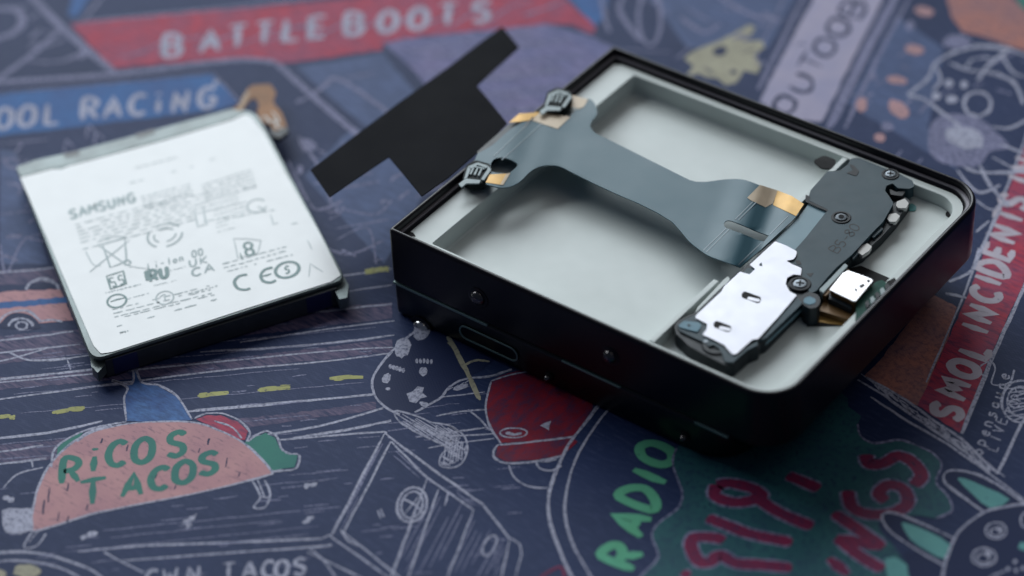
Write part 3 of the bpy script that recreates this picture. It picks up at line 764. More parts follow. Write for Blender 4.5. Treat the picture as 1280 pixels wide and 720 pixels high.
# the white tray: rim ledge, side walls, floor
LZ, FZ = 18.3, 14.3
tb = Buf()
OUT = rrect(2.2, 2.2, 83.8, 69.8, [.15,5.4,5.4,.15], 8)
def ringz(pts, z): return [(p[0], p[1], z) for p in pts]
def wall(inner_rect, r, z0, z1, extra=0.25):
    IN = rrect(*inner_rect, r, 8); IN2 = rrect(inner_rect[0]-extra, inner_rect[1]-extra, inner_rect[2]+extra, inner_rect[3]+extra, [q+extra for q in r], 8)
    return IN, IN2
IN, IN2 = wall((7.8, 3.4, 82.4, 68.2), [0.3, 4.6, 5.0, 0.3], FZ, LZ, .12)
N = len(OUT); FI = rrect(8.3, 3.9, 81.9, 67.7, [.2,4.2,4.6,.2], 8)
v = ringz(OUT, LZ)+ringz(IN2, LZ)+ringz(IN, LZ-.12)+ringz(rrect(7.9,3.5,82.3,68.1,[0.25,4.5,4.9,.25],8), FZ+.3)+ringz(FI, FZ)
f = []
for j in range(4):
    for i in range(N): f.append((j*N+i, j*N+(i+1)%N, (j+1)*N+(i+1)%N, (j+1)*N+i))
f.append(tuple(range(4*N, 5*N)))
tb.add(v, f)
tray = tb.build('white_tray', M['tray'], PH, smooth=True)
tray.data.set_sharp_from_angle(angle=math.radians(28))
# raised floor of the connector bay and the rib that bounds it
b = Buf(); b.prism([[Vector((p[0], p[1], 15.7)) for p in rrect(57.2,3.6,82.2,68.0,[.4,4.4,4.8,.4])]], 1.3); b.build('bay_floor', M['tray'], PH, bevel=.15)
for ya, yb in ((3.5, 24.0), (50.0, 68.1)):
    b = Buf(); b.box((56.5,ya,14.4),(57.6,yb,18.3)); b.build('rib', M['tray'], PH, bevel=.15)
# recesses in the ledge
slab('recess', [(1016,201),(1030,194),(1046,200),(1040,211),(1026,210)], 18.36, .3, M['hole'], PH, r=4)
slab('recess', [(504,286),(517,291),(520,296),(506,293)], 18.36, .3, M['hole'], PH, r=2)
slab('recess', [(762,74),(772,76),(777,81),(766,80)], 18.36, .3, M['hole'], PH, r=2)
b = Buf(); q = U(1190,268,15.75); b.lathe(q, [(1.2,0.0),(1.2,.06)], n=20); b.build('recess', M['hole'], PH)
# white corner block near the far right
# ---- ribbon cable
AX0, AX1 = Vector((640,180)), Vector((960,300)); AL = (AX1-AX0).length_squared
def fs(px, py): return (Vector((px,py))-AX0).dot(AX1-AX0)/AL
def fz(s):
    K = [(-.4,18.8),(-.10,20.75),(-.02,20.95),(.08,20.3),(.2,19.9),(.45,19.6),(.7,19.5),(.78,19.5),(.87,20.0),(.91,19.8),(.95,18.7),(.985,18.4),(1.02,19.0),(1.3,19.1)]
    for (a, za), (b_, zb) in zip(K, K[1:]):
        if s <= b_:
            t = max(0, (s-a)/(b_-a)); t = t*t*(3-2*t); return za+(zb-za)*t
    return K[-1][1]
def ribbon(name, outline, mat_, parent, holes=(), dz=0.0, th=.2, cuts=70, zf=fz, cutdir=None):
    bm = bmesh.new()
    tris = tessellate_polygon([[Vector((p[0], p[1], 0)) for p in l] for l in [outline]+list(holes)])
    flat = [p for l in [outline]+list(holes) for p in l]
    vs = [bm.verts.new((p[0], p[1], 0)) for p in flat]
    for t in tris:
        try: bm.faces.new([vs[i] for i in t])
        except ValueError: pass
    d = (AX1-AX0).normalized(); L_ = (AX1-AX0).length
    for i in range(cuts+1):
        s = -.45+1.6*i/cuts; c = AX0+d*(L_*s)
        bmesh.ops.bisect_plane(bm, geom=bm.verts[:]+bm.edges[:]+bm.faces[:], plane_co=(c.x, c.y, 0), plane_no=(d.x, d.y, 0), dist=1e-4)
    for v_ in bm.verts:
        x, y = v_.co.x, v_.co.y; p = U(x, y, zf(fs(x, y))+dz); v_.co = p*MM
    bmesh.ops.remove_doubles(bm, verts=bm.verts, dist=1e-7)
    bmesh.ops.recalc_face_normals(bm, faces=bm.faces)
    if sum(f_.normal.z for f_ in bm.faces) < 0: bmesh.ops.reverse_faces(bm, faces=bm.faces)
    top = list(bm.faces); ex = bmesh.ops.duplicate(bm, geom=top+bm.edges[:]+bm.verts[:])
    vm = {}
    for a_, b_ in ex['vert_map'].items():
        if a_ not in vm: vm[a_] = b_; 
    tv = set(v_ for f_ in top for v_ in f_.verts)
    newf = [g for g in ex['geom'] if isinstance(g, bmesh.types.BMFace)]
    for v_ in set(v_ for f_ in newf for v_ in f_.verts): v_.co.z -= th*MM
    bmesh.ops.reverse_faces(bm, faces=newf)
    for f_ in top:
        for l_ in list(f_.loops):
            if len(l_.edge.link_faces) == 1:
                a_, b_ = l_.vert, l_.link_loop_next.vert
                try: bm.faces.new([b_, a_, vm[a_], vm[b_]]).smooth = False
                except ValueError: pass
    for f_ in top+newf: f_.smooth = True
    me = bpy.data.meshes.new(name); bm.to_mesh(me); bm.free(); me.materials.append(mat_)
    o = bpy.data.objects.new(name, me); C.objects.link(o); o.parent = parent; o['_o'] = (0,0,0)
    me.set_sharp_from_angle(angle=math.radians(40))
    return o
def sp(pts, n=4): return [tuple(p) for p in smooth_pts(pts, n)]
outer = sp([(597,192),(616,181),(636,163),(661,148),(677,138)])+sp([(680,142),(695,147),(709,150),(714,143),(724,133),(733,124),(740,125),(745,133),(746,143),(740,151),(738,158),(744,166),(758,173),(790,189),(820,204),(846,217),(862,225)],4) \
  + sp([(870,227),(884,227),(908,224),(926,224),(938,227),(948,231)],4) + [(976,240),(1003,253),(998,268)] + [(990,276),(975,290),(950,313),(925,334)] + sp([(918,331),(900,325),(885,319),(873,311),(862,302),(850,288),(840,277)],4) \
  + sp([(822,266),(800,255),(770,242),(740,228),(716,216),(700,208),(685,206.5),(672,209),(662,215),(653,224),(645,230),(634,234),(622,234)],4) + [(607,230),(612,222),(590,208)]
slot = sp([(905,279),(908,276),(914,276),(930,282),(946,289),(961,294.5)],3)+sp([(955,302),(942,298),(925,291),(908,285),(905,281)],3)
hole1 = sp([(614,203),(619,198),(630,197),(641,201),(647,206),(642,212),(636,217)],3)+[(622,216),(612,214)]
cable = ribbon('ribbon_cable', outer, M['flex'], PH, [slot, hole1])
for nm, pl in (('crease_or_highlight', [(945,253),(923,275)]),('crease_or_highlight', [(912,286),(883,315)]),('crease_or_highlight', [(985,270),(962,293)]),('crease_or_highlight', [(952,303),(923,331)]),('crease_or_highlight',[(941,252),(919,274)]),('crease_or_highlight',[(908,285),(879,313)]),('crease_or_highlight',[(617,195),(677,139)]),('crease_or_highlight',[(627,200),(684,148)])):  # last two lines paint the bright highlight of the fold at the rim
    a, b_ = Vector(pl[0]), Vector(pl[1]); n_ = Vector((.75,.55))
    ribbon(nm, [tuple(a-n_*.6), tuple(a+n_*.6), tuple(b_+n_*.6), tuple(b_-n_*.6)], M['crease_or_highlight'], cable, dz=.05, th=.04)
ribbon('gold_contact', sp([(934,247),(950,231)],1)+[(972,238),(966,254),(957,259),(938,250)], M['palegold'], cable, dz=.07, th=.06)
ribbon('gold_contact', [(972,238),(990,245),(1005,255),(995,270),(966,256)], M['gold'], cable, dz=.07, th=.06)
ribbon('gold_contact', [(676,141),(688,142),(713,146),(697,161),(664,150)], M['palegold'], cable, dz=.07, th=.06)
ribbon('gold_contact', [(636,153),(649,142),(676,140),(664,150),(650,152)], M['gold'], cable, dz=.07, th=.06)
ribbon('gold_contact', [(712,118),(735,124),(730,133),(724,136),(706,131)], M['palegold'], cable, dz=.07, th=.06)
ribbon('gold_contact', [(607,228),(612,218),(632,217),(637,217),(628,231)], M['gold'], cable, dz=.07, th=.06)
ribbon('gold_contact', [(633,217),(638,216),(629,231),(625,231)], M['palegold'], cable, dz=.09, th=.06)
# ---- latch connectors at the rim
def latch(cx, cy, z, name):
    base = slab(name, [(cx-19,cy+10),(cx-14,cy-8),(cx-2,cy-14),(cx+16,cy-9),(cx+18,cy+2),(cx+8,cy+14),(cx-8,cy+16)], z, 1.6, M['connector'], PH, r=3, bevel=.12)
    def pc(nm, pts, dz, mt_, th=.3, r=1): slab(nm, [(cx+x, cy+y) for x, y in pts], z+dz, th, mt_, base, r=r, bevel=.05)
    pc('shell', [(-12,-6),(0,-11),(13,-7),(11,-4),(0,-8),(-9,-3)], .35, M['conn_pale']); pc('shell', [(-12,-6),(-8,-4),(-13,8),(-17,10)], .35, M['conn_pale'])
    pc('shell', [(13,-7),(17,-2),(8,11),(4,10),(12,-2)], .35, M['conn_pale']); pc('shell', [(-15,9),(4,11),(2,15),(-14,15),(-20,20),(-24,16)], .3, M['conn_pale'])
    for i in range(3): pc('contact_pin', [(-6+i*5,-5+i*.8),(-4+i*5,-4.4+i*.8),(-8+i*5,4+i*.8),(-10+i*5,3+i*.8)], .35, M['conn_pale'], r=.4)
    pc('shell', [(-5,-7),(9,-4),(9,-2.6),(-6,-5.6)], .36, M['conn_pale'], r=.4)
    return base
latch(597,214,20.9,'latch_connector'); latch(698,123,20.9,'latch_connector')
# ---- black film flap hanging out over the rim
def film(name, pts, z0, z1, mt_, th=.25, r=1.0, bevel=.05):   # slopes from z0 at the rim to z1 at its far edge
    b = Buf(); P = round_poly(pts, r, 2)
    def at(p):
        z = z0
        for _ in range(12): z = z0+(z1-z0)*(-U(p[0], p[1], z).x/22)
        return U(p[0], p[1], z)
    b.prism([[at(p) for p in P]], th); return b.build(name, mt_, PH, bevel=bevel)
film('black_film_flap', [(388,212),(440,172),(500,127),(560,84),(600,53),(628,33),(649,59),(620,85),(596,107),(612,126),(634,154),(604,184),(560,222),(527,245),(508,222),(486,196),(450,220),(412,246)], 20.3, 16.5, M['film'])
film('grey_film', [(636,155),(650,150),(668,146),(620,194),(600,197),(596,190)], 20.45, 17.2, M['film_grey'], .05)

# ---- charcoal cover plate
PZ = 18.9
plate = slab('cover_plate', [(1010,250),(1013,238),(1034,214),(1050,213),(1060,205),(1064,198),(1073,197),(1088,203),(1103,209),(1122,216),(1141,226),(1143,233),(1136,236),(1122,235),(1116,229),(1108,232),(1106,238),(1112,246),(1117,254),(1104,277),(1092,289),(1080,302),(1064,319),(1046,334),(1034,347),(1020,364),(1012,366),(1002,345),(1003,334),(986,328),(986,318),(994,312),(1008,296),(1035,262)], PZ, 2.4, M['plate'], PH, r=2, bevel=.18)
slab('pale_tape', [(1012,253),(1037,263),(1010,294),(992,314),(968,302),(985,284),(999,270)], PZ-.35, .2, M['flex_light'], PH, r=1)
slab('plate_notch', [(1007,243),(1013,246),(1011,251),(1035,262),(1034,264),(1007,252)], PZ+.05, .1, M['etch'], plate, r=1)
def screw(px, py, z, r, name='screw', dark=False, well=True, cross=True):
    q = U(px, py, z)
    b = Buf()
    b.lathe(q, [(r*1.55,-.9),(r*1.62,.05),(r*1.5,.16),(r*1.22,.16),(r*1.14,.0),(r*1.12,-.0)], n=28)
    w_ = b.build('screw_seat', M['etch'] if well else M['plate'], plate, smooth=False)
    b = Buf(); b.lathe(q, [(r*.98,-.5),(r*.98,.12),(r*.86,.22),(r*.3,.27)], n=24); h = b.build(name, M['screw_dark'] if dark else M['chrome'], plate, bevel=0)
    if cross:
        b = Buf()
        for a in (0.5, 0.5+math.pi/2):
            d = Vector((math.cos(a), math.sin(a), 0)); n_ = Vector((-d.y, d.x, 0)); c = q+Vector((0,0,.32))
            b.prism([[c+d*r*.6+n_*r*.13, c-d*r*.6+n_*r*.13, c-d*r*.6-n_*r*.13, c+d*r*.6-n_*r*.13]], .1)
        b.build('cross_slot', M['hole'], h)
    else:
        b = Buf(); b.lathe(q+Vector((0,0,.28)), [(r*.45,0),(r*.45,.05)], n=18); b.build('screw_bore', M['hole'], h)
screw(1051.5,272,PZ+.02,1.15,dark=True,cross=False); screw(1113,218,PZ+.02,1.05); screw(1000,355,PZ+.05,1.25,dark=False)
slab('plate_hook', [(1062,205),(1068,207),(1074,214),(1070,220),(1058,216),(1066,213)], PZ+.08, .12, M['etch'], plate, r=1.5)
slab('plate_hook', [(1112,236),(1120,240),(1132,238),(1128,245),(1113,243)], PZ-.4, 1.6, M['etch'], plate, r=2)
k = Ink(PZ, .03)
for ch, x, y in [('B',1044,311),('5',1051,304),('-',1057.5,296.5),('8',1062,291),('0',1068,284)]:
    letters(k, [(ch, x, y)], (7.5,-8.6), (-11,-5.5), 1.25)
k.done('plate_lettering', M['etch'], plate)
slab('plate_mark', [(994,326),(999,325),(1002,330),(997,331)], PZ+.05, .05, M['etch'], plate, r=1)
slab('plate_mark', [(1008,342),(1017,341),(1013,346)], PZ+.05, .05, M['etch'], plate)
# stepped edge with white parts along the plate
edge = slab('side_step', [(1117,254),(1132,246),(1138,252),(1120,276),(1102,296),(1078,318),(1064,324),(1050,341),(1042,338),(1064,318),(1092,288)], PZ-1.0, 2.0, M['module'], PH, r=2, bevel=.12)
for q in ([(1121,252),(1131,248),(1136,254),(1133,260),(1123,260),(1120,257)], [(1111,268),(1120,266),(1125,270),(1120,277),(1112,277),(1109,273)], [(1074,308),(1084,304),(1090,308),(1087,313),(1078,319),(1072,315)]):
    slab('white_component', q, PZ-.45, .8, M['white'], edge, r=.8, bevel=.06)
slab('grey_component', [(1088,283),(1098,279),(1104,286),(1092,297),(1084,292)], PZ-.5, .5, M['plate'], edge, r=1, bevel=.08)
slab('grey_component', [(1062,315),(1068,310),(1074,316),(1066,324)], PZ-.5, .5, M['plate'], edge, r=1, bevel=.08)
slab('turquoise_dot', [(1134,257),(1140,254),(1146,258),(1144,263),(1136,263)], 15.95, .2, M['teal_dot'], PH, r=2)
# ---- dark loudspeaker module under the bright plate
mod = slab('speaker_module', [(843,408),(846,402),(857,396),(870,390),(904,357),(918,348),(932,333),(944,322),(960,306),(969,300),(985,310),(1000,330),(1012,366),(1022,368),(1024,380),(1010,384),(1001,380),(957,425),(950,428),(948,434),(936,439),(918,455),(908,457),(880,443),(862,433),(845,417)], 18.6, 3.6, M['module'], PH, r=1.5, bevel=.14)
slab('module_bracket', [(846,406),(857,398),(872,393),(906,360),(920,350),(934,335),(944,334),(940,344),(931,343),(903,366),(872,396),(884,409),(879,420),(895,428),(904,434),(911,441),(921,445),(934,433),(948,426),(957,419),(988,378),(996,370),(1003,379),(958,422),(948,426),(946,432),(935,437),(916,453),(906,452),(903,443),(899,436),(892,431),(886,433),(878,427),(850,414)], 18.95, .5, M['plate'], PH, r=1, bevel=.1)
slab('module_clip', [(957,405),(962,410),(950,424),(944,420)], 19.1, .4, M['module'], PH, r=1, bevel=.08)
slab('module_clip', [(905,349),(910,345),(913,349),(880,384),(868,392),(872,384)], 18.5, .9, M['tray'], PH, r=1.5, bevel=.1)
bright = slab('bright_plate', [(969,301.5),(983,307),(996,314),(995,320),(992,324),(983,326),(990,330),(1002,335),(1001,344),(992,343),(984,347),(982,355),(987,364),(996,369),(972,397),(947,424),(941,424),(934,430),(921,442),(916,443),(911,438),(905,431),(893,425),(878,418),(883,412),(884,405),(869,397),(870,394),(902,364),(905,358),(925,339.5),(937,343),(944,336),(937,331)], 19.2, .2, M['steel'], PH,
  holes=[], r=1.2, bevel=.05)
for (cx, cy, L_, a_) in ((939,371.5,12.5,.33),(903,408,11.5,.33)):
    P = []
    for i in range(16):
        a = 2*math.pi*i/16; x = (L_-4)*(1 if math.cos(a) > 0 else -1)+4*math.cos(a); y = 4.4*math.sin(a)
        P.append((cx+x*math.cos(a_)-y*math.sin(a_), cy+x*math.sin(a_)+y*math.cos(a_)))
    hs = slab('slot', P, 19.24, .05, M['hole'], bright)
    slab('slot_tongue', [(cx+3+(p[0]-cx)*.66, cy+2.6+(p[1]-cy)*.42) for p in P], 19.28, .05, M['steel'], hs)
slab('plate_pip', [(949,330),(952,328),(953,332),(950,332)], 19.26, .05, M['plate'], bright)
slab('blue_pad', [(848,407),(855,401),(874,403),(877,407),(872,415),(851,409.5)], 19.15, .5, M['pad'], PH, r=2.5, bevel=.12)
b = Buf(); b.lathe(U(861,406.5,19.18), [(.28,0),(.28,.06)], n=14); b.build('pad_dot', M['plate'], PH)
post = slab('corner_post', [(1003,368),(1012,364),(1024,369),(1026,377),(1022,384),(1012,386),(1003,380)], 19.9, 4.1, M['module'], PH, r=3.5, bevel=.25)
slab('blue_pad', [(1005,373),(1012,370),(1020,374),(1019,379),(1011,381),(1004,378)], 19.98, .08, M['pad'], post, r=2.5)
slab('module_rail', [(960,420),(1001,382),(1003,386),(957,429)], 17.9, .6, M['flex_light'], PH, bevel=.1)
# round screw boss at the front corner
b = Buf(); q = U(895,438,17.6); b.lathe(q, [(2.6,-1.5),(2.6,1.0),(2.3,1.3),(1.6,1.3),(1.5,.6),(.2,.6)], n=28); b.build('screw_boss', M['module'], PH, smooth=False)
b = Buf(); b.lathe(q+Vector((-1.9,-.3,.8)), [(.5,0),(.5,.55),(.35,.65)], n=14); b.build('boss_pin', M['chrome'], PH)
# ---- charging port in its recess
slab('port_recess', [(1008,408),(1016,384),(1050,338),(1076,332),(1118,350),(1072,412),(1060,407)], 15.82, .1, M['hole'], PH, r=2)
slab('copper_foil', [(1014,401),(1030,388),(1062,400),(1070,408),(1058,407)], 15.9, .08, M['gold'], PH, r=2)
slab('port_base', [(1024,388),(1040,353),(1090,372),(1074,401),(1060,399)], 17.1, 1.2, M['copper'], PH, r=1.5, bevel=.1)
prt = slab('charging_port', [(1038,363),(1053,342),(1060,338),(1090,349),(1068,377)], 19.5, 3.2, M['copper'], PH, r=1, bevel=.08)
slab('port_shell', [(1037,362),(1053,341.5),(1060,338),(1072,342),(1089,348.5),(1091,351),(1070,376),(1066,376)], 19.7, .28, M['shell'], prt, r=.8, bevel=.06)
slab('port_shell', [(1037,364),(1066,378),(1064,386),(1036,373)], 18.4, 1.2, M['module'], prt, r=.8, bevel=.06)
slab('port_flange', [(1024,362),(1034,352),(1056,329),(1060,332),(1040,354),(1029,366)], 18.9, 1.6, M['conn_pale'], prt, r=1, bevel=.08)
slab('port_flange', [(1028,368),(1041,356),(1060,336),(1062,338),(1044,358),(1032,370)], 18.5, 1.6, M['copper'], prt, r=1, bevel=.08)
for q in ([(1074,357),(1080,354),(1081,357),(1076,360)], [(1083,350),(1087,349),(1088,352),(1085,353)], [(1068,360),(1072,362),(1070,365)]): slab('shell_mark', q, 19.75, .04, M['etch'], prt, r=.3)
pcb = slab('circuit_board', [(1071,378),(1095,352),(1103,350),(1113,357),(1110,364),(1080,397),(1074,402),(1069,400)], 18.7, 3.0, M['pcb'], PH, r=1, bevel=.08)
for i in range(5): slab('board_part', [(1081+i*6.2,378-i*5.4),(1085+i*6.2,375-i*5.4),(1088+i*6.2,380-i*5.4),(1083+i*6.2,385-i*5.4)], 18.95, .4, M['conn_pale'] if i % 2 else M['module'], pcb, r=.6, bevel=.06)
slab('board_part', [(1108,352),(1118,347),(1121,351),(1112,358)], 18.7, .4, M['hole'], pcb, r=.6)
# ---- the dark side that faces the camera
def stud(px, py, r, name='side_stud', mt_='glint'):
    q = UY(px, py, 0); b = Buf()
    b.lathe(q+Vector((0,.2,0)), [(r*1.0,0),(r*1.0,.35),(r*.93,.7),(r*.75,1.05),(r*.5,1.3),(r*.2,1.42)], axis='y', n=26)
    o = b.build(name, M[mt_], PH, smooth=True)
    b = Buf(); b.lathe(q, [(r*1.45,-.3),(r*1.45,.12),(r*1.25,.2),(r*1.05,.2)], axis='y', n=30); b.build('stud_collar', M['frame'], o)
stud(598,372,1.55,mt_='stud_dark'); stud(763,445,1.35,mt_='stud_dark'); stud(527,411,1.9); stud(686,471,.7,mt_='stud_dark'); stud(856,546,.7,mt_='stud_dark')
def strip(name, a, b_, hw, mt_, y=-.12, th=.35):
    A, B = UY(a[0],a[1],0), UY(b_[0],b_[1],0)
    bb = Buf(); bb.box((A.x, y, min(A.z,B.z)-hw if abs(A.z-B.z) < .4 else A.z-hw), (B.x, y+th, (A.z+B.z)/2+hw)); return bb.build(name, mt_, PH, bevel=.1)
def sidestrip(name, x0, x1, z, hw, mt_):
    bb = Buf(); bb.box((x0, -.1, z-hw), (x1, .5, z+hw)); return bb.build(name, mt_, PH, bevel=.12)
sidestrip('seam_highlight', .2, 22.5, 7.75, .28, M['edge_strip'])  # pale strips paint the broken highlight along the seam edge
sidestrip('seam_highlight', 39.5, 52.5, 7.55, .22, M['edge_strip']); sidestrip('seam_highlight', 68.5, 75.5, 7.5, .2, M['edge_strip'])
# side key: a pill with a raised rim
bb = Buf(); P0 = UY(583,412,0); P1 = UY(655,450,0)
def pill(x0, x1, zc, hh, n=10):
    out = []
    for i in range(n+1): a = math.pi/2+math.pi*i/n; out.append((x0+hh+hh*math.cos(a), zc+hh*math.sin(a)))
    for i in range(n+1): a = -math.pi/2+math.pi*i/n; out.append((x1-hh+hh*math.cos(a), zc+hh*math.sin(a)))
    return out
zc = 3.6; x0, x1 = 15.8, 29.5
o_, i_ = pill(x0, x1, zc, 1.65), pill(x0+.3, x1-.3, zc, 1.35)
n_ = len(o_); v = [(p[0], -.02, p[1]) for p in o_]+[(p[0], -.2, p[1]) for p in o_]+[(p[0], -.2, p[1]) for p in i_]+[(p[0], .1, p[1]) for p in i_]
f = [(j*n_+i, j*n_+(i+1) % n_, (j+1)*n_+(i+1) % n_, (j+1)*n_+i) for j in range(3) for i in range(n_)]
bb.add(v, f); key = bb.build('key_rim', M['edge_strip'], PH)
bb = Buf(); bb.add([(p[0], .0, p[1]) for p in i_]+[(p[0], .2, p[1]) for p in i_], [tuple(range(n_))]+[(i, (i+1) % n_, n_+(i+1) % n_, n_+i) for i in range(n_)]); bb.build('side_key', M['frame'], PH)

# ================================================================== THE BATTERY
BZ = 5.2
BT = empty('battery', tuple(U(230,290,0)), 'white labelled phone battery lying on the mat left of the opened phone', 'battery')
TL, TR, BR, BL = (19,208), (318,134), (433,350), (115,452)
outl = round_poly([TL, TR, BR, BL], [6, 22, 12, 16], 6)
body = [U(p[0], p[1], BZ-.35) for p in outl]
cen = sum(body, Vector())/len(body)
b = Buf(); N = len(body)
def ins(p, d): 
    q = cen-p; q.z = 0; return p+q.normalized()*d
rings = [([ins(p, .3) for p in body], BZ-.15), (body, BZ-.45), ([ins(p, .05) for p in body], BZ-.75), ([ins(p, .55) for p in body], BZ-1.0), ([ins(p, .6) for p in body], 1.0), ([ins(p, 1.1) for p in body], .25)]
v = [(p.x, p.y, z) for g, z in rings for p in g]; f = [tuple(range(N)), tuple((len(rings)-1)*N+i for i in range(N))]
for j in range(len(rings)-1):
    for i in range(N): f.append((j*N+i, j*N+(i+1) % N, (j+1)*N+(i+1) % N, (j+1)*N+i))
b.add(v, f); b.build('pouch', M['pouch_side'] if 'pouch_side' in M else M['pouch'], BT, smooth=False, bevel=0)
# folded wrap on the front edge
fa, fb = U(130,449,BZ-.8), U(421,358,BZ-.8)
dr = (fb-fa); dr.z = 0; dr.normalize(); nr = Vector((dr.y, -dr.x, 0))
L_ = (fb-fa).length
def front(name, s0, s1, z0, z1, out_, mt_, bevel=.15):
    bb = Buf(); A = Vector((fa.x, fa.y, 0))+dr*s0*L_; B = Vector((fa.x, fa.y, 0))+dr*s1*L_
    bb.add([A-nr*.9+Vector((0,0,z0)), B-nr*.9+Vector((0,0,z0)), B+nr*out_+Vector((0,0,z0)), A+nr*out_+Vector((0,0,z0)), A-nr*.9+Vector((0,0,z1)), B-nr*.9+Vector((0,0,z1)), B+nr*(out_*.7)+Vector((0,0,z1)), A+nr*(out_*.7)+Vector((0,0,z1))],
           [(0,3,2,1),(4,5,6,7),(0,1,5,4),(1,2,6,5),(2,3,7,6),(3,0,4,7)])
    return bb.build(name, mt_, BT, bevel=bevel)
front('side_wrap', .0, 1.0, .3, BZ-1.0, .45, M['pouch_dark']); front('blue_tape', .03, .135, .35, BZ-1.05, .55, M['navy_tape']); front('blue_tape', .86, .97, .35, BZ-1.05, .55, M['navy_tape'])
def flake(name, pts, z, mt_, th=.3): slab(name, pts, z, th, mt_, BT, r=1.2, bevel=.08)
flake('pouch_fold', [(112,436),(122,432),(136,441),(131,456),(122,466),(114,458)], BZ-1.6, M['pouch'], 2.2)
flake('pouch_fold', [(418,352),(430,346),(436,356),(434,372),(424,374),(418,362)], BZ-1.4, M['pouch'], 2.4)
# label sheet
lab = [(25,222),(66,211),(76,212),(84,208),(200,177),(290,150),(304,143),(312,144),(330,165),(360,222),(400,292),(426,344),(414,352),(300,388),(212,417),(140,440),(126,442),(117,432),(96,384),(60,300)]
slab('label', lab, BZ-.02, .12, M['label'], BT, r=2, bevel=.04)
slab('terminal_strip', [(20,209),(44,200),(90,190),(180,166),(290,136),(306,141),(290,149),(200,175),(86,207),(66,210),(26,221)], BZ-.04, .3, M['pouch'], BT, r=1.5, bevel=.08)
for q in ([(78,192),(98,188),(100,193),(82,197)], [(168,168),(192,161),(194,166),(172,173)]): slab('terminal_tab', q, BZ+.02, .1, M['pouch_dark'], BT, r=1)
# tail
def tail(name, pts, z, mt_, th=.25): slab(name, pts, z, th, mt_, BT, r=2.5, bevel=.06)
tail('flex_tail', [(303,126),(310,110),(317,106),(338,105),(345,115),(341,128),(352,140),(359,158),(355,166),(343,166),(338,156),(327,152),(321,141),(324,130),(318,122),(311,126),(300,142),(288,143),(290,137)], 3.6, M['tan'])
tail('tail_connector', [(337,158),(345,164),(358,158),(361,164),(349,173),(339,169)], 4.1, M['module'], .9)
k = Ink(3.6, .04); k.line([(327,147),(333,146),(336,152),(343,150),(346,158),(352,160)], 2.2); k.line([(340,140),(346,146),(349,154)],1.8); k.done('tail_tracks', M['white'], BT)
k = Ink(3.6, .03); k.fill([(296,138),(303,122),(309,112),(312,116),(306,130),(300,141)]); k.done('tail_brown_tape', M['copper'], BT)  # brown strip on the tail
# prints
k = Ink(BZ, .02)
dx, dy = .962, -.272       # reading direction in the picture
def cell(px, py): return (px, py)
text(k, 'SAMSUNG', (88,274), (172,251), (-2,-11), 3.4, .92, k=5.3)
# crossed-out bin
k.line([(124,306),(160,297)],2); k.line([(128,306),(138,334),(158,327),(156,299)],2,curve=False); k.line([(112,340),(162,300)],1.6); k.line([(122,306),(164,334)],1.6); k.ring(159,328,4,3,2); k.line([(122,302),(140,296),(158,296)],1.6)
# recycling ring
for a0 in (0,120,240): k.ring(206,294,22,14,2.2,a0+8,a0+95,-.27)
for a0 in (0,120,240): k.ring(206,294,14,8,1.8,a0+10,a0+90,-.27)
text(k, 'Li-Ion 00', (185,338), (256,318), (-1,-8.5), 1.8, .95)
text(k, 'UK', (237,334), (264,327), (-1,-8.5), 2.1, .88); text(k, 'CA', (240,346), (272,337), (-1,-9.5), 2.6, .92)
k.done('label_print', M['print_mid'], BT)
k = Ink(BZ, .03)
# certification marks
k.line([(133,345),(154,339),(158,355),(138,361),(133,345)],2.2,curve=False); k.line([(142,347),(137,348),(139,353),(143,352),(145,357),(140,358)],1.6); k.line([(153,344),(148,345),(149,350),(153,349),(155,354),(150,355)],1.6)
for st in ([(192,337),(182,340),(184,349),(194,346)],): k.line(st, 4.5, curve=False)
text(k, 'RU', (188,352), (214,345), (-2,-13), 4.6, .95)
k.ring(146,376,12,8,2.2,0,360,-.2); k.line([(138,377),(156,372)],2)
k.line([(309,343),(299,345),(293,352),(297,360),(306,362),(313,360)],3.4); k.line([(341,334),(331,337),(326,344),(329,351),(338,353),(345,350)],3.4); k.line([(328,345),(339,342)],2.8)
k.ring(359,337,15,9.5,3.4,0,360,-.25); letters(k, [('S',359,337)], (7,-2), (-1,-9), 2)
k.ring(310,307,5,4,2.8); k.ring(312,315,5,4,2.8)
k.line([(300,316),(303,324)],1.6)
k.done('label_marks', M['print'], BT)
k = Ink(BZ, .02)
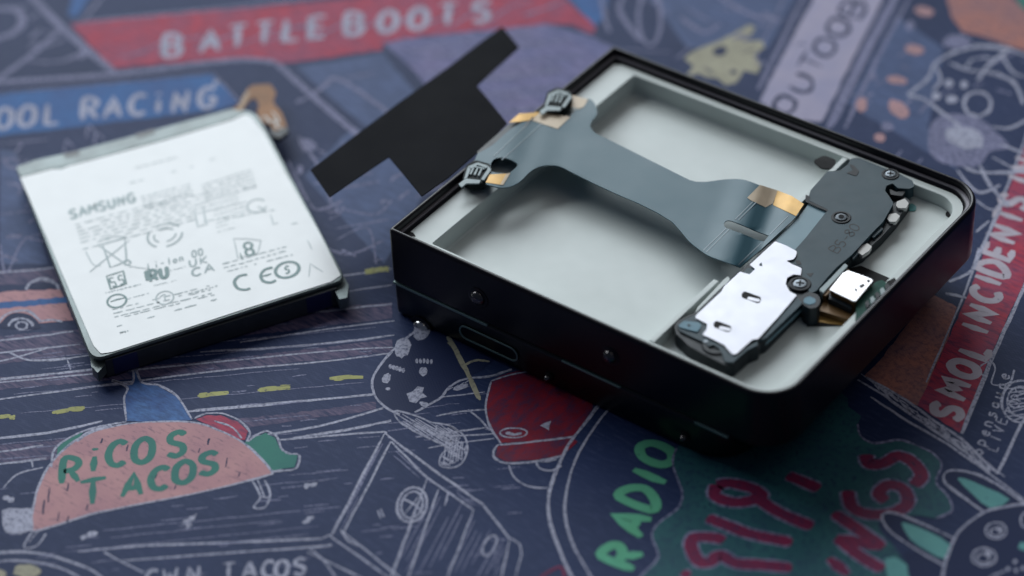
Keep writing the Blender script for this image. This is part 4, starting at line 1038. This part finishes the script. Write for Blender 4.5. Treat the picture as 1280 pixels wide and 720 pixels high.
def rows(x0, y0, x1, y1, n, pitch, w_, fill=.82, shift=(0.30,1)):    # illegible small print as broken rows
    for r_ in range(n):
        ox, oy = shift[0]*pitch*r_, shift[1]*pitch*r_; t = 0.0
        while t < 1:
            l = random.uniform(.03, .12); e = min(1, t+l)
            if random.random() < fill: k.line([(x0+ox+(x1-x0)*t, y0+oy+(y1-y0)*t), (x0+ox+(x1-x0)*e, y0+oy+(y1-y0)*e)], w_, rough=.5)
            t = e+random.uniform(.01, .035)
rows(94,281,236,243,8,4.4,2.1,.95); rows(176,247,238,230,4,4.4,2.1,.95); rows(252,232,314,212,5,4.4,2.2,.95); rows(240,246,262,240,5,5.2,2.2)
rows(266,250,296,242,3,5,1.8,.9); rows(296,240,320,233,1,5,3); rows(266,264,308,252,4,5,1.7,.9); rows(254,277,344,262,1,5,2.2); rows(270,284,292,278,2,6,1.4)
rows(160,212,238,192,1,6,1.6,.5); rows(162,229,245,207,1,6,1.6,.5); rows(262,200,268,198,1,4,2)
rows(278,330,358,308,2,5,2.2,.95); rows(284,339,366,318,1,6,2.2); rows(132,366,176,355,1,5,2.2); rows(158,374,186,366,1,5,1.6); rows(192,357,220,350,1,5,1.6)
rows(216,372,272,357,1,5,1.8,.6); rows(140,387,262,357,3,4.6,1.9,.95); rows(141,399,268,368,1,6,1.8); rows(146,408,284,370,1,6,2.2,.5); rows(150,416,160,413,1,4,3)
rows(212,338,232,333,1,5,2)
k.line([(107,314),(116,330),(126,332)],1.4); k.line([(160,332),(186,336)],1.2)
k.ring(206,372,11,8,1.8,0,360,-.2); k.line([(200,371),(206,368),(206,375)],1.6)
k.ring(321,257,12,8,2,20,330,-.2); k.line([(322,258),(332,264)],2.4); k.line([(243,260),(247,283),(258,280),(254,258)],1.8,curve=False)
k.line([(292,298),(297,322),(322,316),(326,300),(292,298)],1.4,curve=False); k.line([(338,268),(342,280),(348,278)],1.2,curve=False)
k.line([(386,346),(388,330),(404,340)],1.4,curve=False); k.line([(364,280),(372,278)],1.8); k.line([(384,300),(390,312)],1.2)
k.done('faint_print', M['print_soft'], BT)
